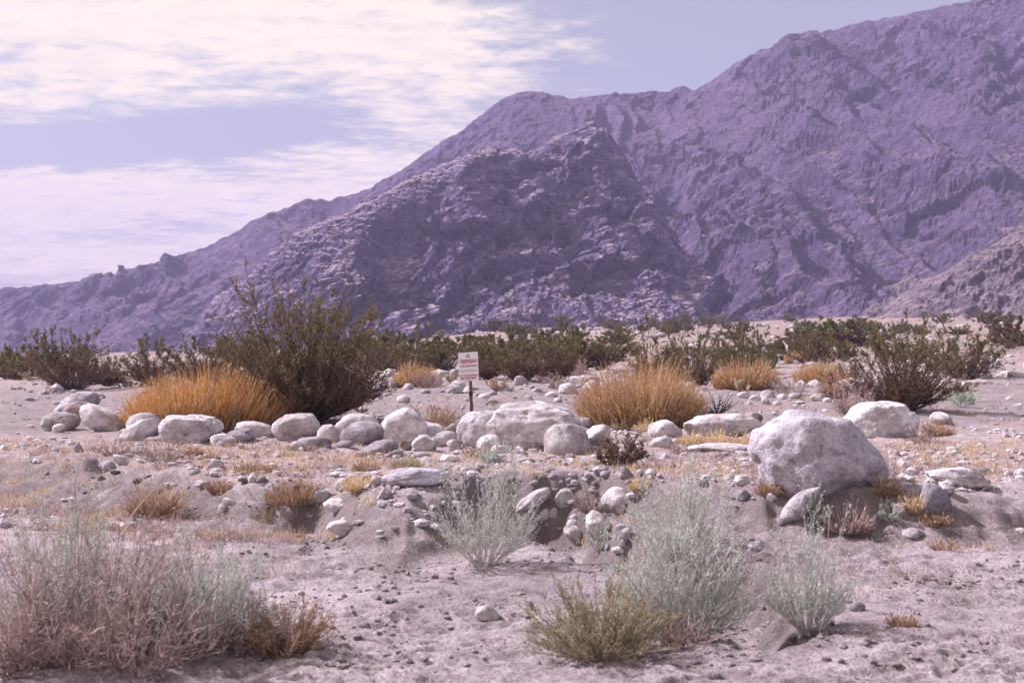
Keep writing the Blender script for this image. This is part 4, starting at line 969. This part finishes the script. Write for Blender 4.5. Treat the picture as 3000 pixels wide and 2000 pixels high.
# --- grass tufts
TUFTS = [('pale yellow grass tuft at the right foot of the second golden bush', 1790, 1856, 1208, 1258, M_STRAW), ('yellow grass clump between the boulder pair and the low pale slab', 1985, 2060, 1250, 1302, M_STRAW), ('yellow grass clump in the middle in front of the low pale slab', 2050, 2140, 1246, 1304, M_STRAW),
    ('yellow grass clump beside the left side of the largest boulder', 2128, 2232, 1252, 1310, M_STRAW), ('small upright orange tuft above the left slope', 545, 592, 1298, 1338, M_RUST), ('flat orange tuft next to the small upright one', 586, 642, 1322, 1350, M_RUST),
    ('wide orange tuft on the terrace edge at left', 688, 806, 1342, 1384, M_RUST), ('dark orange tuft on the bare slope at left', 604, 692, 1394, 1434, M_RUST), ('large rusty grass clump hanging over the dark hollow', 778, 955, 1380, 1468, M_RUST),
    ('brown round tuft below the cracked boulder', 1145, 1236, 1322, 1374, M_OLIVE), ('reddish tuft left of the brown round tuft', 1026, 1110, 1342, 1378, M_RUST), ('straw clump above the dark hollow left of the mound boulder', 1008, 1104, 1376, 1432, M_STRAW),
    ('tall rusty grass on the left slope beside the dead stalk', 380, 520, 1378, 1508, M_RUST), ('orange grass at the left foot of the largest boulder', 2214, 2306, 1390, 1444, M_RUST), ('orange grass against the right end of the largest boulder', 2570, 2632, 1378, 1450, M_RUST),
    ('pinkish orange grass on the bank below the largest boulder', 2412, 2560, 1470, 1552, M_PINK), ('yellow tuft beside the dark half-buried boulder', 2650, 2700, 1430, 1496, M_STRAW), ('rusty grass under the dark half-buried boulder', 2690, 2790, 1486, 1530, M_RUST),
    ('straw tuft right of the stone bank', 1845, 1905, 1385, 1432, M_STRAW), ('dry golden clump near the right edge above the pale stones', 2700, 2800, 1222, 1272, M_RUST), ('straw tuft behind the pair of boulders', 1856, 1960, 1222, 1262, M_STRAW), ('faint orange tuft on the lower right sand', 2600, 2690, 1780, 1840, M_RUST)]
for i, (lb, u0, u1, vt, vb, mt) in enumerate(TUFTS): golden(lb, u0, u1, vt, vb, 200 + i, mat=mt, name='grass_tuft', dark=False, dens=.42)
# --- foreground bushes
sage('airy grey-green bush standing on open sand in the centre', 1270, 1545, 1295, 1652, 71, 1420, airy=.6, dens=.62, spread=.8)
sage('tall grey-green bush at the back of the big right-hand clump', 1850, 2165, 1335, 1650, 72, None, dens=.9)
sage('large grey-green bush at the front of the big right-hand clump', 1800, 2170, 1470, 1866, 73, 1990, dens=1.15)
sage('thin pale green bush on the right sand', 2270, 2495, 1450, 1850, 74, 2370, airy=.4, dens=.5, spread=.7)
sage('grey-green bush inside the tangle at lower left', 410, 780, 1520, 1900, 75, 600, dens=1.15)
sage('small wispy green plant by the egg-shaped gully boulder', 1712, 1800, 1500, 1612, 76, dens=.5, airy=.5)
sage('small pale plant behind the central airy bush', 1400, 1470, 1300, 1356, 77, dens=.8)
sage('wispy green plant on the tilted slab stone below the largest boulder', 2330, 2430, 1420, 1530, 78, dens=.35, airy=.5)
sage('wispy plant near the right edge below the largest boulder', 2580, 2640, 1440, 1520, 79, dens=.4, airy=.5)
sage('olive brown dry bush at the bottom, right of centre', 1560, 1965, 1688, 1915, 80, 1760, mat=M_OLIVE, dens=1.5, spread=1.2, stem=M_OLIVE, name='olive_bush', leaf=.9)
twiggy('pinkish base twigs at the bottom beside the olive brown bush', 1900, 2100, 1770, 1890, 81, dens=.8)
twiggy('dense pink dry tangle at the left edge of the foreground', 40, 480, 1370, 1940, 82, 260, dens=.42, spread=1.0)
sage('wispy grey-green weed rising along the left edge of the tangle', 20, 330, 1330, 1900, 88, 170, dens=.6, airy=.3)
twiggy('leaning pink dry tangle beside the grey-green bush at lower left', 230, 660, 1560, 1960, 83, 420, dens=.42, lean=.15)
twiggy('rust brown low shrub at the bottom, lower left', 690, 972, 1742, 1920, 84, mat=M_RUST, dens=1.0)
twiggy('pale dry twigs arching right of the grey-green bush at lower left', 600, 880, 1690, 1915, 85, dens=.5, lean=.2)
twiggy('pink twigs outside at the far lower left corner', -160, 230, 1560, 1960, 86, dens=.6)
sage('thin green weed standing at the left edge of the tangle', 150, 300, 1400, 1700, 87, dens=.4, airy=.4)


def dead_stalk():
    P = Plant(91); a = np.array([hit(318, 1640)]); x, y, z = a[0]; k = 9
    tipx = (511 - 1500) / F * (y + .3); tipz = CAMZ - (1381 - 1000) / F * (y + .3)
    t = np.linspace(0, 1, k)[:, None]; A = np.zeros(3); E = np.array([tipx - x, .3, tipz - z])
    C = A + E * t + np.array([-.05, 0, .06]) * np.sin(t * 3.14); P.tubes('stem', C[None], .009, .003, 5, np.array([.9]))
    s, d, tt = P.branch(C[None], 16, .25, .98, .45, .2); P.tubes('twig', P.curves(s, d, P.r.uniform(.08, .3, 16), 4, .1, .06), .003, .0012, 3, np.full(16, .8))
    P.build('dead_stalk', (x, y, z), 'long leaning pale dead stalk above the pink tangle at left', 'stalk', {'stem': M_PINK, 'twig': M_PINK})


dead_stalk()
# --- repeats: copies of a few plants that share their meshes
def copy_plant(proto, size, label, group, u0, u1, vt, vb, rot):
    x, y, z, R_, H, px = place(u0, u1, vt, vb); o = proto.copy(); COL.objects.link(o)
    o.location = (x, y, z); o.scale = (R_ / size[0], R_ / size[0], H / size[1]); o.rotation_euler = (0, 0, rot); o['label'] = label; o['group'] = group
    for ch in proto.children:
        c = ch.copy(); COL.objects.link(c); c.parent = o
    return o


fs = np.random.RandomState(5); protos = []
for i in range(56):
    u = fs.uniform(1420, 2980); v = 945 + (u < 1900) * 18 + fs.uniform(0, 52); w = fs.uniform(26, 60); vt = v - w * fs.uniform(.5, .8); lb = 'small dark shrub dotted over the far fan below the mountain'
    if i < 5:
        x, y, z, R_, H, px = place(u - w, u + w, vt, v); protos.append((creosote(lb, u - w, u + w, vt, v, 400 + i, None, .75, .5, 'shrubs of the far fan', 'desert_shrub'), (R_, H)))
    else: copy_plant(*protos[i % 5], lb, 'shrubs of the far fan', u - w, u + w, vt, v, fs.uniform(0, 6.28))
bs = np.random.RandomState(77); protos = []
for i in range(76):
    u = bs.uniform(1100, 2330) if i < 42 else bs.uniform(-20, 1150) if i < 62 else bs.uniform(2250, 3000); v = bs.uniform(1036, 1100) if 1000 < u < 2300 else bs.uniform(1052, 1128) if u < 1000 else bs.uniform(1000, 1075); w = bs.uniform(28, 105); vt = v - w * bs.uniform(.6, 1.2) * (1.2 if w < 70 else .85); zn = 0 if u < 900 else 1 if u < 2250 else 2; lb = ['olive bush of the low scrub belt in the left third of the picture', 'olive bush of the unbroken scrub belt behind the sign and wash', 'olive bush of the scrub belt at the right around the fan-shaped dark bush'][zn]; gp = ['left scrub belt', 'middle scrub belt', 'right scrub belt'][zn]
    if i < 7:
        x, y, z, R_, H, px = place(u - w, u + w, vt, v); protos.append((creosote(lb, u - w, u + w, vt, v, 600 + i, None, (.6, .3, .65, .55, .2, .7, .5)[i], .75, gp), (R_, H)))
    else: copy_plant(*protos[i % 7], lb, gp, u - w, u + w, vt, v, bs.uniform(0, 6.28))
for i in range(36):
    u = bs.uniform(0, 3000); v = bs.uniform(1030, 1125) if u > 1000 else bs.uniform(1085, 1150); w = bs.uniform(30, 62)
    twiggy('tan dry shrub scattered among the scrub belt', u - w, u + w, v - w * bs.uniform(.7, 1.0), v, 700 + i, None, [M_RUST, M_PINK, M_OLIVE][i % 3], .8, 'dry_shrub', 'dry shrubs of the scrub belt')

# --- loose dry grass as ground cover
def cover(name, label, n, ua, ub, va, vb, h0, h1, mat, seed, thr=0.0, nb=9):
    P = Plant(seed); r = P.r; U = r.uniform(ua, ub, n); Vv = r.uniform(va, vb, n); Y = CAMZ * F / np.maximum(Vv - 1000, 30); X = (U - 1500) / F * Y
    for it in range(4): Y = (CAMZ - G(X, Y)) * F / np.maximum(Vv - 1000, 30); X = (U - 1500) / F * Y
    k = fbm2(X / 1.1, Y / 0.9, 3, seed) > thr + r.uniform(-.25, .25, n); X, Y = X[k], Y[k]; n = len(X)
    Z = G(X, Y); b = np.repeat(np.stack([X, Y, Z - .01], 1), nb, 0) + r.normal(0, .035, (n * nb, 3)) * np.array([1, 1, 0])
    d = r.normal(0, .5, (n * nb, 3)); d[:, 2] = 1; d /= np.linalg.norm(d, axis=1, keepdims=True)
    C = P.curves(b, d, r.uniform(h0, h1, n * nb), 3, .0, .12); P.blades('b', C, .003 + .0003 * b[:, 1])
    V, Fc, R_, _ = P.parts['b']; o = link(name, mesh_np(name, np.vstack(V), np.vstack(Fc), False, np.concatenate(R_)), mat); tag(o, label, kind='stuff')


cover('dry_grass', 'pale straw stubble over the terrace', 2600, 0, 3000, 1290, 1410, .04, .13, M_STRAW, 301, .05)
cover('pink_grass', 'pinkish dry stubble over the terrace', 2800, 0, 3000, 1285, 1400, .04, .14, M_PINK, 302, .0)
cover('wash_stubble', 'rusty dry stubble in the wash behind the boulders', 1500, 0, 3000, 1090, 1260, .05, .16, M_RUST, 303, .12)
cover('bank_stubble', 'tan dry grass along the lip of the eroded bank', 2000, 0, 3000, 1360, 1480, .04, .14, M_STRAW, 307, .06)
cover('slope_stubble', 'pinkish stubble and litter over the left slope', 1500, 0, 900, 1390, 1700, .03, .12, M_PINK, 305, .02)
cover('rusty_stubble', 'rusty dry grass wisps over the left slope', 700, 0, 800, 1370, 1600, .04, .15, M_RUST, 306, .10)
cover('sand_stubble', 'sparse dry stubble on the lower right sand', 700, 2150, 3000, 1480, 1900, .02, .07, M_PINK, 304, .12)

# ------------------------------------------------------------------ sign
def box(name, sx, sy, sz, c, mat, parent, bev=0.003):
    bm = bmesh.new(); bmesh.ops.create_cube(bm, size=1.0); bmesh.ops.scale(bm, vec=(sx, sy, sz), verts=bm.verts); bmesh.ops.translate(bm, vec=c, verts=bm.verts)
    if bev: bmesh.ops.bevel(bm, geom=list(bm.edges), offset=bev, segments=2, affect='EDGES')
    me = bpy.data.meshes.new(name); bm.to_mesh(me); bm.free(); return link(name, me, mat, parent)


def sign():
    x, y, z = hit(1381, 1222); y = max(y, 21.5); x = (1381 - 1500) / F * y; z = gz(x, y); s = y / F      # metres per photo pixel there
    root = empty('warning_sign', (x, y, z)); tag(root, 'white no trespassing sign with red lettering on a thin leaning post', 'sign')
    lean = math.radians(4.2); root.rotation_euler = (math.radians(-6), -lean, math.radians(-14))
    zt = (CAMZ - (1031 - 1000) / F * y - z); W, Hh = 60 * s, 84 * s; zc = zt - Hh / 2
    # post, slightly uneven timber
    n = 14; t = np.linspace(-.25, zt - .03, n); V = []
    rr = np.random.RandomState(3)
    for k in range(n):
        w = .030 * (1 + .06 * rr.normal()); o = rr.normal(0, .002, 2)
        for (cx, cy) in ((-1, -1), (1, -1), (1, 1), (-1, 1)): V.append((cx * w + o[0] + .012, cy * .022 + o[1], t[k]))
    Fc = [(k * 4 + j, k * 4 + (j + 1) % 4, k * 4 + 4 + (j + 1) % 4, k * 4 + 4 + j) for k in range(n - 1) for j in range(4)] + [(3, 2, 1, 0), (n * 4 - 4, n * 4 - 3, n * 4 - 2, n * 4 - 1)]
    link('post', mesh_np('post', np.array(V), np.array(Fc), False), M_WOOD, root)
    band = box('knot', .072, .056, .075, (.012, 0, zt - 122 * s), M_DEAD, root, .004)
    me_at = band.data.attributes.new('rnd', 'FLOAT', 'POINT'); me_at.data.foreach_set('value', np.full(len(band.data.vertices), .1, dtype=np.float32))
    panel = box('panel', W, .012, Hh, (-.008, -.034, zc), M_WHITE, root, .003)
    yf = -.034 - .006 - .0025
    for bx_, bz in ((0, Hh * .44), (0, -Hh * .46)):
        box('bolt', .016, .008, .016, (-.008 + bx_, yf + .001, zc + bz), M_WOOD, root, .003)
    def text(body, cz, h, wmax):
        cu = bpy.data.curves.new('lettering', 'FONT'); cu.body = body; cu.align_x = 'CENTER'; cu.align_y = 'CENTER'; cu.size = 1.0; cu.offset = 0.034; cu.extrude = 0.0
        tmp = bpy.data.objects.new('tmp_text', cu); COL.objects.link(tmp); dg = bpy.context.evaluated_depsgraph_get(); dg.update()
        me = bpy.data.meshes.new_from_object(tmp.evaluated_get(dg)); bpy.data.objects.remove(tmp); bpy.data.curves.remove(cu)
        co = np.array([v.co[:] for v in me.vertices]); mn, mx = co.min(0), co.max(0); c = (co - (mn + mx) / 2)
        sx = wmax / (mx[0] - mn[0]); sz = h / (mx[1] - mn[1])
        for v, p in zip(me.vertices, c): v.co = (p[0] * sx - .008, yf, p[1] * sz + cz)
        me.materials.clear(); o = link('lettering', me, M_RED, root); return o
    top = zc + Hh / 2
    text('NO', top - Hh * .135, Hh * .125, W * .19)
    text('TRESPASSING', top - Hh * .315, Hh * .138, W * .88)
    text('BY UNAUTHORIZED PERSONS', top - Hh * .478, Hh * .070, W * .90)
    text('CITY OF PALM SPRINGS', top - Hh * .815, Hh * .074, W * .92)
    text('FIRE DEPARTMENT', top - Hh * .910, Hh * .074, W * .78)
    # two rows of print too fine to read: thin broken red lines
    r2 = random.Random(4)
    for row in (.622, .668):
        V = []; Fc = []; xx = -W * .43
        while xx < W * .42:
            w = W * r2.uniform(.025, .085); zz = top - Hh * row; h = Hh * .0075; b = len(V)
            V += [(xx - .008, yf, zz - h), (xx + w - .008, yf, zz - h), (xx + w - .008, yf, zz + h), (xx - .008, yf, zz + h)]; Fc.append((b, b + 1, b + 2, b + 3)); xx += w + W * .014
        link('fine_print', mesh_np('fine_print', np.array(V), np.array(Fc), False), M_RED, root)['kind'] = 'stuff'


sign()

# ------------------------------------------------------------------ haze
def haze():
    m, N, L = new_mat('haze_air')
    v = nd(N, 'ShaderNodeVolumePrincipled'); v.inputs['Color'].default_value = (0.68, 0.60, 1.0, 1); v.inputs['Density'].default_value = 0.00035; v.inputs['Anisotropy'].default_value = 0.0
    o = nd(N, 'ShaderNodeOutputMaterial'); L.new(v.outputs[0], o.inputs['Volume'])
    bm = bmesh.new(); bmesh.ops.create_cube(bm, size=1.0); bmesh.ops.scale(bm, vec=(5300, 5300, 330), verts=bm.verts); bmesh.ops.translate(bm, vec=(0, 0, 330 / 2 - 70), verts=bm.verts)
    me = bpy.data.meshes.new('haze'); bm.to_mesh(me); bm.free(); ob = link('haze', me, m); tag(ob, kind='stuff')


haze()
